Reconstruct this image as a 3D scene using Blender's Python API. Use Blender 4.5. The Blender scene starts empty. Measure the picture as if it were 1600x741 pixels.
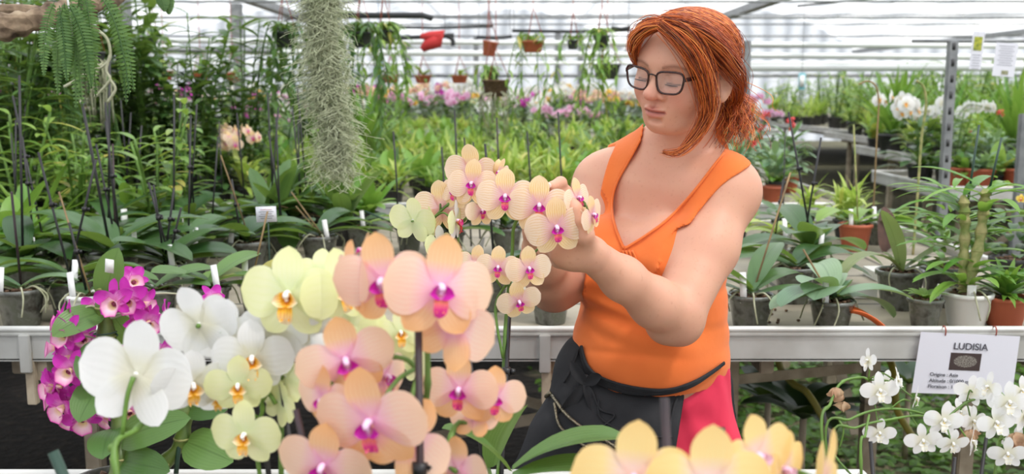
import bpy, math, random
import numpy as np
from mathutils import Vector, Matrix, Euler

# ------------------------------------------------------------------ camera, sky, sun, exposure
SC = bpy.context.scene
C = SC.collection
F = 1555.6; W0, H0 = 1600, 741
PITCH = math.radians(8.3); CAMZ = 1.5
cam_d = bpy.data.cameras.new('camera'); cam = bpy.data.objects.new('camera', cam_d); C.objects.link(cam)
cam.location = (0, 0, CAMZ); cam.rotation_euler = (math.pi/2-PITCH, 0, 0)
cam_d.sensor_width = 36; cam_d.lens = 36*F/W0; cam_d.clip_start = .05; cam_d.clip_end = 300
cam_d.dof.use_dof = True; cam_d.dof.focus_distance = 1.66; cam_d.dof.aperture_fstop = 5.6
SC.camera = cam
world = bpy.data.worlds.new('sky'); SC.world = world; world.use_nodes = True
nt = world.node_tree; bg = nt.nodes['Background']
bg.inputs[1].default_value = 1.0
_tc = nt.nodes.new('ShaderNodeTexCoord'); _sp = nt.nodes.new('ShaderNodeSeparateXYZ'); _rp = nt.nodes.new('ShaderNodeValToRGB')
nt.links.new(_tc.outputs['Generated'], _sp.inputs[0]); nt.links.new(_sp.outputs[2], _rp.inputs[0]); nt.links.new(_rp.outputs[0], bg.inputs[0])
_rp.color_ramp.elements[0].position = 0; _rp.color_ramp.elements[0].color = (.80, .83, .86, 1); _rp.color_ramp.elements[1].position = .9; _rp.color_ramp.elements[1].color = (2.0, 2.08, 2.2, 1)
sun_d = bpy.data.lights.new('sun', 'SUN'); sun = bpy.data.objects.new('sun', sun_d); C.objects.link(sun)
sun.rotation_euler = (math.radians(28), math.radians(18), math.radians(20))
sun_d.energy = 4.6; sun_d.angle = math.radians(6); sun_d.color = (1, .95, .88)
vs = SC.view_settings; vs.view_transform = 'Standard'; vs.look = 'None'; vs.exposure = 0.08; vs.gamma = 1
vs.use_curve_mapping = False
SC.cycles.max_bounces = 8; SC.cycles.diffuse_bounces = 4; SC.cycles.transparent_max_bounces = 12
SC.cycles.transmission_bounces = 4
SC.cycles.use_denoising = True; SC.cycles.sample_clamp_indirect = 8
rnd = random.Random(7); nr = np.random.RandomState(7)

# ------------------------------------------------------------------ helpers
def P(px, py, Y):
    u = (px-W0/2)/F; v = (H0/2-py)/F
    c, s = math.cos(PITCH), math.sin(PITCH)
    d = np.array([u, c+s*v, -s+c*v]); d *= Y/d[1]
    return np.array([d[0], d[1], CAMZ+d[2]])
def lin(c, a=1):
    r = []
    for x in c:
        x = x/255; r.append(x/12.92 if x <= .04045 else ((x+.055)/1.055)**2.4)
    return (*r, a)
def rot(ax, deg):
    return np.array(Matrix.Rotation(math.radians(deg), 3, ax))
def unit(v): v = np.asarray(v, float); return v/(np.linalg.norm(v)+1e-12)
def frame(y, z):
    """3x3 with columns x,y,z : local +Y along y, +Z near z"""
    y = unit(y); x = np.cross(y, z)
    if np.linalg.norm(x) < 1e-6: x = np.cross(y, [1, .01, 0])
    x = unit(x); z = np.cross(x, y); return np.stack([x, y, z], 1)
def face_frame(yaw, pitch, roll=0):
    """local +Z faces (yaw from the camera-ward direction, + to the right), local +Y is up"""
    a, p = math.radians(yaw), math.radians(pitch)
    z = np.array([math.sin(a)*math.cos(p), -math.cos(a)*math.cos(p), math.sin(p)])
    up = np.array([0, 0, 1.]); x = np.cross(up, z); x = unit(x); y = np.cross(z, x)
    return np.stack([x, y, z], 1) @ rot('Z', roll)

class MB:
    def __init__(s): s.v=[]; s.f=[]; s.uv=[]; s.m=[]; s.n=0
    def add(s, v, f, uv=None, mat=0, R=None, t=None, sc=1):
        v = np.asarray(v, float)*sc
        if R is not None: v = v @ np.asarray(R).T
        if t is not None: v = v + np.asarray(t)
        if uv is None: uv = np.zeros((len(v), 2))
        s.v.append(v); s.uv.append(np.asarray(uv, float))
        for q in f: s.f.append([i+s.n for i in q]); s.m.append(mat)
        s.n += len(v); return s
    def box(s, c, size, R=None, mat=0, bev=0):
        x, y, z = [q/2 for q in size]
        if bev <= 0:
            v = [(i*x, j*y, k*z) for i in (-1,1) for j in (-1,1) for k in (-1,1)]
            f = [(0,1,3,2),(4,6,7,5),(0,4,5,1),(2,3,7,6),(0,2,6,4),(1,5,7,3)]
        else:
            bm = bmesh_box(size, bev); v, f = bm
        return s.add(v, f, None, mat, R, c)
    def tube(s, pts, r, n=6, mat=0, cap=True):
        pts = np.asarray(pts, float); N = len(pts)
        r = np.broadcast_to(np.asarray(r, float), (N,))
        t = np.gradient(pts, axis=0); t /= np.linalg.norm(t, axis=1)[:, None]+1e-12
        a = np.array([0, 0, 1.]) if abs(t[0][2]) < .9 else np.array([1., 0, 0])
        x = unit(np.cross(t[0], a)); vs_ = []; uv = []
        for i in range(N):
            x = unit(x-np.dot(x, t[i])*t[i]); y = np.cross(t[i], x)
            for k in range(n):
                th = 2*math.pi*k/n
                vs_.append(pts[i]+r[i]*(math.cos(th)*x+math.sin(th)*y)); uv.append((i/(N-1), k/n))
        f = [(i*n+k, i*n+(k+1)%n, (i+1)*n+(k+1)%n, (i+1)*n+k) for i in range(N-1) for k in range(n)]
        if cap and n > 2: f.append(tuple(range(n-1, -1, -1))); f.append(tuple((N-1)*n+k for k in range(n)))
        return s.add(vs_, f, uv, mat)
    def lathe(s, prof, n=20, mat=0, R=None, t=None, sq=0):
        v = []; N = len(prof); uv = []
        for i, (r, z) in enumerate(prof):
            for k in range(n):
                a = 2*math.pi*(k+.5)/n; c, s_ = math.cos(a), math.sin(a)
                if sq: q = 1/(abs(c)**sq+abs(s_)**sq)**(1/sq); c *= q; s_ *= q
                v.append((r*c, r*s_, z)); uv.append((k/n, z))
        f = [(i*n+k, i*n+(k+1)%n, (i+1)*n+(k+1)%n, (i+1)*n+k) for i in range(N-1) for k in range(n)]
        return s.add(v, f, uv, mat, R, t)
    def ball(s, c, rad, n=8, mat=0, R=None):
        rad = np.broadcast_to(rad, (3,)); v = []; m = n//2+1
        for i in range(m+1):
            ph = math.pi*i/m
            for k in range(n):
                a = 2*math.pi*k/n
                v.append((rad[0]*math.sin(ph)*math.cos(a), rad[1]*math.sin(ph)*math.sin(a), rad[2]*math.cos(ph)))
        f = [((i+1)*n+k, (i+1)*n+(k+1)%n, i*n+(k+1)%n, i*n+k) for i in range(m) for k in range(n)]
        return s.add(v, f, None, mat, R, c)
    def mesh(s, name, mats, smooth=True, org=None):
        V = np.concatenate(s.v) if s.v else np.zeros((0, 3))
        if org is not None: V = V-np.asarray(org)
        me = bpy.data.meshes.new(name)
        me.from_pydata(V.tolist(), [], s.f)
        U = np.concatenate(s.uv); li = np.empty(len(me.loops), np.int32); me.loops.foreach_get('vertex_index', li)
        uvl = me.uv_layers.new(name='UVMap'); uvl.data.foreach_set('uv', U[li].ravel())
        for m in (mats if isinstance(mats, (list, tuple)) else [mats]): me.materials.append(m)
        if max(s.m, default=0) > 0: me.polygons.foreach_set('material_index', s.m)
        if smooth: me.polygons.foreach_set('use_smooth', [True]*len(me.polygons))
        me.update(); return me
def bmesh_box(size, bev):
    import bmesh
    bm = bmesh.new(); bmesh.ops.create_cube(bm, size=1)
    for v in bm.verts: v.co.x *= size[0]; v.co.y *= size[1]; v.co.z *= size[2]
    bmesh.ops.bevel(bm, geom=list(bm.edges), offset=bev, segments=2, affect='EDGES')
    bm.verts.index_update(); v = [tuple(q.co) for q in bm.verts]; f = [[q.index for q in p.verts] for p in bm.faces]
    bm.free(); return v, f
def wloc(o):
    l = np.zeros(3)
    while o is not None: l += np.array(o.location); o = o.parent
    return l
def obj(name, mb, mats, parent=None, label=None, cat=None, group=None, kind=None, smooth=True, loc=None, R=None, sc=None):
    """mb in WORLD coordinates when no loc is given (shifted to the parent's origin); else local data"""
    if isinstance(mb, MB):
        me = mb.mesh(name, mats, smooth, org=(wloc(parent) if (parent is not None and loc is None) else None))
    else: me = mb
    o = bpy.data.objects.new(name, me); C.objects.link(o)
    if parent is not None: o.parent = parent
    if loc is not None:
        M = Matrix(np.asarray(R).tolist()).to_4x4() if R is not None else Matrix.Identity(4)
        if sc is not None: M = M @ Matrix.Diagonal((sc, sc, sc, 1))
        M = Matrix.Translation(Vector([float(q) for q in loc])) @ M
        o.matrix_local = M
    tag(o, label, cat, group, kind); return o
def tag(o, label=None, cat=None, group=None, kind=None):
    if label: o['label'] = label
    if cat: o['category'] = cat
    if group: o['group'] = group
    if kind: o['kind'] = kind
def thing(name, label, cat, loc=(0, 0, 0), group=None, rz=0):
    o = bpy.data.objects.new(name, None); C.objects.link(o); o.location = [float(q) for q in loc]
    o.rotation_euler = (0, 0, rz); o.empty_display_size = .02
    tag(o, label, cat, group); return o
def dup(root, loc, rz=0, sc=1, label=None, group=None):
    r = root.copy(); C.objects.link(r); r.location = [float(q) for q in loc]; r.rotation_euler = (0, 0, rz); r.scale = (sc, sc, sc)
    if label: r['label'] = label
    if group: r['group'] = group
    for ch in list(root.children):
        c = ch.copy(); C.objects.link(c); c.parent = r
        for g in ch.children:
            d = g.copy(); C.objects.link(d); d.parent = c
    return r

PROF = {
 'phal':  ([0,.06,.2,.4,.6,.8,.92,.98,1],[.32,.42,.72,.95,1,.84,.52,.22,.02]),
 'lance': ([0,.1,.3,.5,.75,.92,1],[.35,.7,1,.95,.6,.22,.01]),
 'grass': ([0,.1,.5,.8,.95,1],[.9,1,.95,.65,.25,.01]),
 'oval':  ([0,.08,.25,.5,.75,.9,.97,1],[.15,.5,.88,1,.85,.52,.24,.01]),
 'petal': ([0,.06,.15,.28,.42,.58,.72,.84,.92,.97,1],[.12,.22,.46,.74,.93,1,.95,.78,.56,.33,.02]),
 'sepal': ([0,.1,.25,.45,.62,.78,.89,.96,1],[.26,.42,.72,.96,1,.86,.6,.32,.02]),
 'narrow':([0,.1,.3,.55,.8,.93,1],[.35,.6,.9,1,.7,.35,.02]),
}
def blade(L, W, prof='lance', nu=8, nv=4, a0=0, bend=0, bp=1.0, fold=.15, cup=0, twist=0, ruf=0, ph=0):
    """leaf or petal: base at 0, grows along +Y, upper face +Z. W is half width. bend<0 droops"""
    us = np.linspace(0, 1, nu+1); xs, ys = PROF[prof]
    us = us if nu < 7 else 1-(1-us)**1.15
    w = np.interp(us, xs, ys)*W
    a = a0+bend*us**bp; y = [0]; z = [0]
    for i in range(1, nu+1):
        am = (a[i]+a[i-1])/2; ds = (us[i]-us[i-1])*L; y.append(y[-1]+math.cos(am)*ds); z.append(z[-1]+math.sin(am)*ds)
    V = []; UV = []
    for i in range(nu+1):
        n = np.array([0, -math.sin(a[i]), math.cos(a[i])]); tw = twist*us[i]
        for j in range(nv+1):
            v = -1+2*j/nv; off = fold*abs(v)*w[i]+cup*v*v*w[i]
            if ruf: off += ruf*W*abs(v)**1.5*math.sin(us[i]*9+ph+v*2)
            x = v*w[i]
            X = np.array([x*math.cos(tw)-off*math.sin(tw), 0, 0]); o2 = x*math.sin(tw)+off*math.cos(tw)
            V.append(np.array([0, y[i], z[i]])+X+n*o2); UV.append((us[i], v*.5+.5))
    f = [(i*(nv+1)+j, i*(nv+1)+j+1, (i+1)*(nv+1)+j+1, (i+1)*(nv+1)+j) for i in range(nu) for j in range(nv)]
    return np.array(V), f, UV
def spline(pts, n=16):
    pts = np.asarray(pts, float); N = len(pts)
    if N < 3: return np.array([pts[0]+(pts[-1]-pts[0])*t for t in np.linspace(0, 1, n)])
    Q = np.vstack([2*pts[0]-pts[1], pts, 2*pts[-1]-pts[-2]]); out = []
    for t in np.linspace(0, N-1-1e-9, n):
        i = int(t); s = t-i; p0, p1, p2, p3 = Q[i:i+4]
        out.append(.5*((2*p1)+(-p0+p2)*s+(2*p0-5*p1+4*p2-p3)*s*s+(-p0+3*p1-3*p2+p3)*s**3))
    return np.array(out)

# ------------------------------------------------------------------ materials
MATS = {}
class NB:
    def __init__(s, name):
        s.m = bpy.data.materials.new(name); s.m.use_nodes = True; s.t = s.m.node_tree; s.n = s.t.nodes
        s.b = s.n['Principled BSDF']; s.out = s.n['Material Output']
    def node(s, ty, **kw):
        n = s.n.new(ty)
        for k, v in kw.items(): setattr(n, k, v)
        return n
    def L(s, a, b): s.t.links.new(a, b)
    def math(s, op, a, b=0):
        n = s.node('ShaderNodeMath', operation=op)
        for i, x in enumerate((a, b)):
            if isinstance(x, (int, float)): n.inputs[i].default_value = x
            else: s.L(x, n.inputs[i])
        return n.outputs[0]
    def mix(s, fac, a, b, bt='MIX'):
        n = s.node('ShaderNodeMix', data_type='RGBA', blend_type=bt)
        for i, x in ((0, fac), (6, a), (7, b)):
            if isinstance(x, (int, float, tuple)): n.inputs[i].default_value = x
            else: s.L(x, n.inputs[i])
        return n.outputs[2]
    def ramp(s, fac, stops, interp='LINEAR'):
        n = s.node('ShaderNodeValToRGB'); cr = n.color_ramp; cr.interpolation = interp
        while len(cr.elements) < len(stops): cr.elements.new(.5)
        for e, (p, c) in zip(cr.elements, stops): e.position = p; e.color = c
        s.L(fac, n.inputs[0]); return n.outputs[0]
    def noise(s, scale, detail=3, coord='Object', rough=.5, vec=None):
        n = s.node('ShaderNodeTexNoise'); n.inputs['Scale'].default_value = scale; n.inputs['Detail'].default_value = detail
        n.inputs['Roughness'].default_value = rough
        if vec is None:
            tc = s.node('ShaderNodeTexCoord'); vec = tc.outputs[coord]
        s.L(vec, n.inputs['Vector']); return n.outputs[0]
    def translucent(s, col, fac):
        tr = s.node('ShaderNodeBsdfTranslucent'); mx = s.node('ShaderNodeMixShader')
        if isinstance(col, tuple): tr.inputs[0].default_value = col
        else: s.L(col, tr.inputs[0])
        mx.inputs[0].default_value = fac; s.L(s.b.outputs[0], mx.inputs[1]); s.L(tr.outputs[0], mx.inputs[2])
        s.L(mx.outputs[0], s.out.inputs[0])
    def bump(s, h, st=.3, dist=.01):
        b = s.node('ShaderNodeBump'); b.inputs['Strength'].default_value = st; b.inputs['Distance'].default_value = dist
        s.L(h, b.inputs['Height']); s.L(b.outputs[0], s.b.inputs['Normal'])
def plain(name, col, rough=.5, metal=0, spec=.5, col2=None, ns=20, bump=0, tl=0, alpha=1):
    k = NB(name); k.b.inputs['Roughness'].default_value = rough; k.b.inputs['Metallic'].default_value = metal
    k.b.inputs['Specular IOR Level'].default_value = spec
    c = lin(col); k.b.inputs['Base Color'].default_value = c
    if col2 is not None or bump:
        f = k.noise(ns, 4)
        if col2 is not None:
            f2 = k.ramp(f, [(.35, c), (.65, lin(col2))]); k.L(f2, k.b.inputs['Base Color']); c = f2
        if bump: k.bump(f, bump)
    if tl: k.translucent(c, tl)
    return k.m
def leaf_mat(name, c1, c2, rough=.38, tl=.22, dead=None, vein=.12):
    k = NB(name)
    g = k.node('ShaderNodeNewGeometry'); oi = k.node('ShaderNodeObjectInfo')
    r = k.math('FRACT', k.math('ADD', g.outputs['Random Per Island'], oi.outputs['Random']))
    stops = [(0, lin(c1)), (1, lin(c2))]
    if dead: stops = [(0, lin(c1)), (.9, lin(c2)), (.95, lin(dead)), (1, lin(dead))]
    c = k.ramp(r, stops)
    n = k.noise(9, 3); c = k.mix(k.math('MULTIPLY', n, .55), c, tuple(x*.55 for x in lin(c1)[:3])+(1,))
    uv = k.node('ShaderNodeUVMap'); sp = k.node('ShaderNodeSeparateXYZ'); k.L(uv.outputs[0], sp.inputs[0])
    d = k.math('ABSOLUTE', k.math('SUBTRACT', sp.outputs[1], .5))
    mid = k.math('LESS_THAN', d, .025)
    c = k.mix(k.math('MULTIPLY', mid, .35), c, tuple(min(1, x*.45) for x in lin(c1)[:3])+(1,))
    w = k.math('SINE', k.math('MULTIPLY', sp.outputs[1], 70)); k.bump(w, vein, .001)
    k.L(c, k.b.inputs['Base Color']); k.b.inputs['Roughness'].default_value = rough
    k.b.inputs['Specular IOR Level'].default_value = .35
    tc = k.mix(.5, c, (.5, .75, .1, 1)); k.translucent(tc, tl)
    return k.m
def petal_mat(name, center, body, edge, vein=None, vs_=.4, nv=60, tl=.35, cen=.22, blush=None, rough=.5):
    k = NB(name)
    uv = k.node('ShaderNodeUVMap'); sp = k.node('ShaderNodeSeparateXYZ'); k.L(uv.outputs[0], sp.inputs[0])
    u = sp.outputs[0]; v = sp.outputs[1]
    c = k.ramp(u, [(0, lin(center)), (cen, lin(center) if blush is None else lin(blush)), (min(.9, cen+.28), lin(body)), (1, lin(edge))])
    if vein:
        wob = k.noise(6, 2, 'UV')
        s = k.math('SINE', k.math('ADD', k.math('MULTIPLY', v, nv), k.math('MULTIPLY', wob, 5)))
        s = k.math('MULTIPLY', k.math('POWER', k.math('MAXIMUM', s, 0), 1.5), vs_)
        fade = k.ramp(u, [(0, (1, 1, 1, 1)), (.75, (.8, .8, .8, 1)), (.97, (.1, .1, .1, 1))])
        c = k.mix(k.math('MULTIPLY', s, fade), c, lin(vein))
    else:
        s = k.math('SINE', k.math('MULTIPLY', v, 45))
        k.bump(s, .06, .001)
    k.L(c, k.b.inputs['Base Color']); k.b.inputs['Roughness'].default_value = rough
    k.b.inputs['Specular IOR Level'].default_value = .25
    k.translucent(c, tl); return k.m
M = {}
M['leaf'] = leaf_mat('orchid leaf green', (62, 98, 50), (108, 142, 78))
M['leaf_dark'] = leaf_mat('dark glossy leaf', (46, 80, 46), (84, 120, 68), rough=.32, dead=None)
M['leaf_mid'] = leaf_mat('cane leaf green', (100, 142, 62), (160, 188, 100), dead=(196, 180, 90), tl=.3)
M['leaf_lime'] = leaf_mat('yellow green foliage', (138, 170, 70), (206, 214, 120), dead=(214, 200, 110), tl=.35)
M['leaf_blue'] = leaf_mat('grey green foliage', (104, 138, 108), (150, 174, 138), tl=.2)
M['leaf_grass'] = leaf_mat('strap leaf green', (96, 138, 64), (146, 178, 96), tl=.3)
M['leaf_bright'] = leaf_mat('fresh glossy leaf', (84, 136, 52), (136, 176, 80), rough=.3, tl=.3)
M['weed'] = leaf_mat('ground weed', (58, 92, 32), (104, 142, 58), tl=.3)
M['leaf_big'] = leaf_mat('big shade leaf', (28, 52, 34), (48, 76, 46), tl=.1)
M['cane'] = plain('green cane', (120, 140, 64), .5, col2=(168, 168, 96), ns=30)
M['cane_old'] = plain('papery old cane', (170, 160, 110), .7, col2=(110, 128, 60), ns=40)
M['stem'] = plain('flower stalk green', (104, 142, 58), .45, col2=(84, 112, 44), ns=30, tl=.1)
M['stem_brown'] = plain('dry stalk', (150, 124, 84), .7, col2=(110, 90, 60))
M['stake'] = plain('black plastic stake', (34, 32, 34), .5)
M['stake_purple'] = plain('dark stalk', (58, 36, 40), .5, col2=(40, 30, 34))
M['stake_green'] = plain('dark green stake', (40, 66, 54), .5)
M['clip'] = plain('black clip', (24, 22, 24), .4)
M['soil'] = plain('bark mix', (72, 52, 40), .95, col2=(120, 92, 70), ns=90, bump=.8)
M['terra'] = plain('terracotta plastic', (176, 92, 62), .6, col2=(158, 80, 54), ns=8)
M['potwhite'] = plain('white plastic', (226, 226, 222), .45)
M['potblack'] = plain('black plastic pot', (44, 44, 46), .5, col2=(58, 58, 58))
M['tagwhite'] = plain('white plastic tag', (238, 238, 236), .5, tl=.1)
M['root'] = plain('aerial root', (176, 176, 150), .8, col2=(140, 142, 110), ns=40)
def clearpot():
    k = NB('smoky clear pot'); k.b.inputs['Base Color'].default_value = lin((150, 156, 152)); k.b.inputs['Roughness'].default_value = .25
    f = k.noise(28, 4); c = k.ramp(f, [(.35, lin((58, 56, 50))), (.5, lin((104, 106, 100))), (.62, lin((92, 96, 84))), (.75, lin((132, 136, 130)))])
    k.L(c, k.b.inputs['Base Color']); k.b.inputs['Coat Weight'].default_value = .4
    return k.m
M['potclear'] = clearpot()
M['alu'] = plain('weathered aluminium', (206, 206, 202), .42, metal=.35, col2=(182, 180, 174), ns=7, bump=.03)
M['galv'] = plain('galvanised steel', (150, 152, 152), .5, metal=.6, col2=(124, 126, 128), ns=12)
M['wood'] = plain('weathered timber', (186, 172, 150), .85, col2=(150, 136, 116), ns=14, bump=.2)
M['pipewhite'] = plain('white painted pipe', (226, 228, 226), .5)
M['wire_red'] = plain('rusty red wire', (150, 74, 60), .6)
M['blackpipe'] = plain('black rubber pipe', (44, 46, 48), .55)
# flowers
M['p_peach'] = petal_mat('peach veined petal', (224, 172, 206), (248, 226, 204), (244, 222, 200), vein=(232, 190, 112), vs_=.7, nv=75, blush=(240, 196, 206))
M['p_peach_sep'] = petal_mat('peach veined sepal', (236, 190, 190), (246, 218, 166), (244, 218, 180), vein=(228, 170, 88), vs_=.6, nv=55)
M['p_coral'] = petal_mat('pink peach petal', (240, 180, 226), (246, 212, 194), (244, 206, 176), vein=(240, 174, 150), vs_=.3, nv=70, blush=(248, 198, 214))
M['p_coral_sep'] = petal_mat('orange peach sepal', (244, 190, 210), (244, 200, 158), (238, 182, 126), vein=(232, 156, 104), vs_=.3, nv=50)
M['p_apricot'] = petal_mat('pale apricot petal', (244, 216, 204), (246, 220, 156), (244, 208, 140), vein=(250, 206, 130), vs_=.25, nv=50)
M['p_white'] = petal_mat('white petal', (226, 224, 206), (236, 236, 234), (238, 238, 238), tl=.38)
M['p_cream'] = petal_mat('greenish cream petal', (226, 234, 190), (238, 240, 196), (236, 238, 180), vein=(226, 232, 150), vs_=.2, nv=40)
M['p_magenta'] = petal_mat('magenta petal', (236, 160, 226), (206, 66, 182), (186, 40, 164), vein=(170, 20, 130), vs_=.5, nv=60, tl=.3)
M['p_pink'] = petal_mat('pink petal', (232, 170, 206), (238, 196, 220), (240, 206, 226), vein=(214, 120, 176), vs_=.35, nv=50)
M['p_red'] = petal_mat('coral red petal', (220, 90, 80), (214, 70, 78), (226, 110, 110), tl=.3)
M['p_yellow'] = petal_mat('yellow petal', (220, 170, 60), (240, 208, 90), (240, 214, 130), tl=.3)
M['l_magenta'] = petal_mat('magenta lip', (252, 214, 150), (228, 60, 150), (236, 70, 178), vein=(186, 20, 90), vs_=.75, nv=46, cen=.42, tl=.2, blush=(240, 140, 96))
M['l_side'] = petal_mat('magenta side lobe', (240, 190, 220), (196, 30, 160), (206, 40, 170), tl=.2)
M['l_yellow'] = petal_mat('yellow lip', (224, 130, 30), (248, 190, 50), (254, 246, 220), vein=(214, 90, 40), vs_=.5, nv=30, tl=.2)
M['l_white'] = petal_mat('white lip', (250, 220, 90), (252, 250, 240), (255, 255, 252), tl=.2)
M['col_pink'] = plain('pink column', (246, 206, 236), .4)
M['col_white'] = plain('white column', (252, 250, 246), .4)
M['dry'] = plain('dried petals', (214, 184, 150), .8, col2=(180, 140, 110), ns=60, tl=.25)
VOXH = .0025
# ------------------------------------------------------------------ the greenhouse shell
def roofz(x):
    t = ((x-XL)/SPAN) % 1; return ZG+RISE*max(1e-6, math.sin(math.pi*t))**.85
def struct(name, mb, mat, parent=None, smooth=False):
    return obj(name, mb, mat, parent, kind='structure', smooth=smooth)
kf = NB('translucent greenhouse film')
n1 = kf.node('ShaderNodeTexWave', wave_type='BANDS', bands_direction='X'); n1.inputs['Scale'].default_value = .55; n1.inputs['Distortion'].default_value = 3; n1.inputs['Detail'].default_value = 3
tcf = kf.node('ShaderNodeTexCoord'); mpf = kf.node('ShaderNodeMapping'); mpf.inputs['Rotation'].default_value = (0, 0, math.radians(6)); mpf.inputs['Scale'].default_value = (1, .10, 1); kf.L(tcf.outputs['Object'], mpf.inputs[0]); kf.L(mpf.outputs[0], n1.inputs[0])
fc = kf.ramp(n1.outputs['Fac'], [(.0, lin((176, 180, 184))), (.5, lin((226, 228, 230))), (1, lin((246, 246, 246)))])
kf.L(fc, kf.b.inputs['Base Color']); kf.b.inputs['Roughness'].default_value = .5; kf.b.inputs['Specular IOR Level'].default_value = .3
tr = kf.node('ShaderNodeBsdfTranslucent'); kf.L(fc, tr.inputs[0]); m1 = kf.node('ShaderNodeMixShader'); m1.inputs[0].default_value = .82
kf.L(kf.b.outputs[0], m1.inputs[1]); kf.L(tr.outputs[0], m1.inputs[2])
tp_ = kf.node('ShaderNodeBsdfTransparent'); tp_.inputs[0].default_value = (.97, .98, 1, 1); m2 = kf.node('ShaderNodeMixShader')
n2 = kf.noise(1.6, 4, vec=mpf.outputs[0]); op = kf.ramp(n2, [(.3, (.2, .2, .2, 1)), (.7, (.52, .52, .52, 1))]); kf.L(op, m2.inputs[0])
kf.L(m1.outputs[0], m2.inputs[1]); kf.L(tp_.outputs[0], m2.inputs[2]); kf.L(m2.outputs[0], kf.out.inputs[0])
XL, XR, YF, YB = -17.5, 17.5, -4.0, 31.0
ZG, RISE, SPAN = 2.75, 1.25, 7.0
# ceiling: five arched spans of film, ridges running away from the camera
mb = MB(); nx, ny = 14, 35
for s_ in range(5):
    x0 = XL+s_*SPAN; V_ = []; 
    for j in range(ny+1):
        y = YF+(YB-YF)*j/ny
        for i in range(nx+1):
            t = i/nx; z = ZG+RISE*math.sin(math.pi*t)**.85
            V_.append((x0+SPAN*t, y, z))
    mb.add(V_, [(j*(nx+1)+i, (j+1)*(nx+1)+i, (j+1)*(nx+1)+i+1, j*(nx+1)+i+1) for j in range(ny) for i in range(nx)])
struct('ceiling', mb, kf.m, smooth=True)
def gable(y):
    mb = MB()
    for s_ in range(5):
        x0 = XL+s_*SPAN; top = [(x0+SPAN*i/nx, y, ZG+RISE*math.sin(math.pi*i/nx)**.85) for i in range(nx+1)]; bot = [(p[0], y, 0) for p in top]
        mb.add(top+bot, [(i, i+1, nx+2+i, nx+1+i) for i in range(nx)])
    return mb
struct('wall_back', gable(YB), kf.m); struct('wall_front', gable(YF), kf.m)
for nm, x in (('wall_left', XL), ('wall_right', XR)):
    mb = MB(); mb.add([(x, YF, 0), (x, YB, 0), (x, YB, ZG), (x, YF, ZG)], [(0, 1, 2, 3)]); struct(nm, mb, kf.m)
# floor: dark soil, colour deepened to stand in for bench shade, greener to the right
kg = NB('dark soil with painted shade'); n = kg.noise(3, 6); n3 = kg.noise(22, 5)
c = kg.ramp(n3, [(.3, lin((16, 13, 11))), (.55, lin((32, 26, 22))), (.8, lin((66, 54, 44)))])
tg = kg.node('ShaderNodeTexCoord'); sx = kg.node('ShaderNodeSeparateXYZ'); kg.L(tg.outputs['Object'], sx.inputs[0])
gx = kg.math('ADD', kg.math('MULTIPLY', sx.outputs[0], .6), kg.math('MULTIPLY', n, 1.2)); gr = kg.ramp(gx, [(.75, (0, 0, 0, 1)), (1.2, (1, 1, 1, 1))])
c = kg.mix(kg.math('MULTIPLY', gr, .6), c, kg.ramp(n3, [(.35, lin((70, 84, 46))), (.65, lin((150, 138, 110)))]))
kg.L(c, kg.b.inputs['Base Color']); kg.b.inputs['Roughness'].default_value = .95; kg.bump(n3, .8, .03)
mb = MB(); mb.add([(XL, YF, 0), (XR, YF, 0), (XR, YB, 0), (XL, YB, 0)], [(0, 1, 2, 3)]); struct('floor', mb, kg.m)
# steel frame: gutters with posts, ties and purlins (each its own piece of structure)
tn = [0]
def trim(mb, mat, smooth=True):
    tn[0] += 1; return struct('trim_%d' % tn[0], mb, mat, smooth=smooth)
for gxx in (-10.5, -3.5, 3.5, 10.5):
    mb = MB(); mb.box((gxx, (YF+YB)/2, ZG-.03), (.16, YB-YF, .10)); trim(mb, M['galv'], False)
for y in (6, 11.4, 17, 22.6, 28.2):
    for h, r in ((ZG-.02, .022),):
        mb = MB(); mb.tube([(XL, y, h), (XR, y, h)], r, 8); trim(mb, M['galv'])
for y in np.arange(9, 31, 4.4):     # hoops
    for s_ in range(5):
        x0 = XL+s_*SPAN; mb = MB(); mb.tube([(x0+SPAN*i/nx, y, ZG-.03+RISE*math.sin(math.pi*i/nx)**.85) for i in range(nx+1)], .009, 6); trim(mb, M['pipewhite'])
for s_ in range(5):                    # purlins
    for t in (.22, .5, .78):
        x = XL+SPAN*(s_+t); mb = MB(); mb.tube([(x, YF, ZG-.03+RISE*math.sin(math.pi*t)**.85), (x, YB, ZG-.03+RISE*math.sin(math.pi*t)**.85)], .012, 6); trim(mb, M['pipewhite'])
for (a, b) in (((-6.6, 13, 2.62), (-3.6, 13, 3.5)), ((-3.6, 16, 2.6), (.4, 16, 3.75)), ((6.0, 12, 2.7), (3.2, 12, 3.15)), ((8.6, 15, 3.2), (4.2, 15, 2.75))):
    mb = MB(); mb.tube([a, b], .022, 6); trim(mb, M['galv'])
# white heating pipes running across at hanging height
def hpipe(px0, py0, px1, py1, Y, r, mat, Y1=None):
    mb = MB(); mb.tube([P(px0, py0, Y), P(px1, py1, Y if Y1 is None else Y1)], r, 10); return trim(mb, mat)
hpipe(-900, 56, 2500, 78, 10.5, .028, M['pipewhite'], 10.5)
hpipe(-900, 72, 2500, 96, 11.0, .032, M['pipewhite'], 11.0)
hpipe(-900, 62, 430, 80, 8.0, .02, M['galv'])
hpipe(-900, 100, 2500, 98, 19, .035, M['pipewhite'])
hpipe(1150, 106, 2600, 104, 9.4, .035, M['pipewhite'])
hpipe(-900, 3, 2500, 2, 9.0, .010, M['galv'])
hpipe(500, 25, 2500, 20, 12.0, .008, M['galv']); hpipe(500, 38, 2500, 38, 13.0, .010, M['galv'])
hpipe(-900, 118, 2500, 118, 25, .05, M['galv'])

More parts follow.
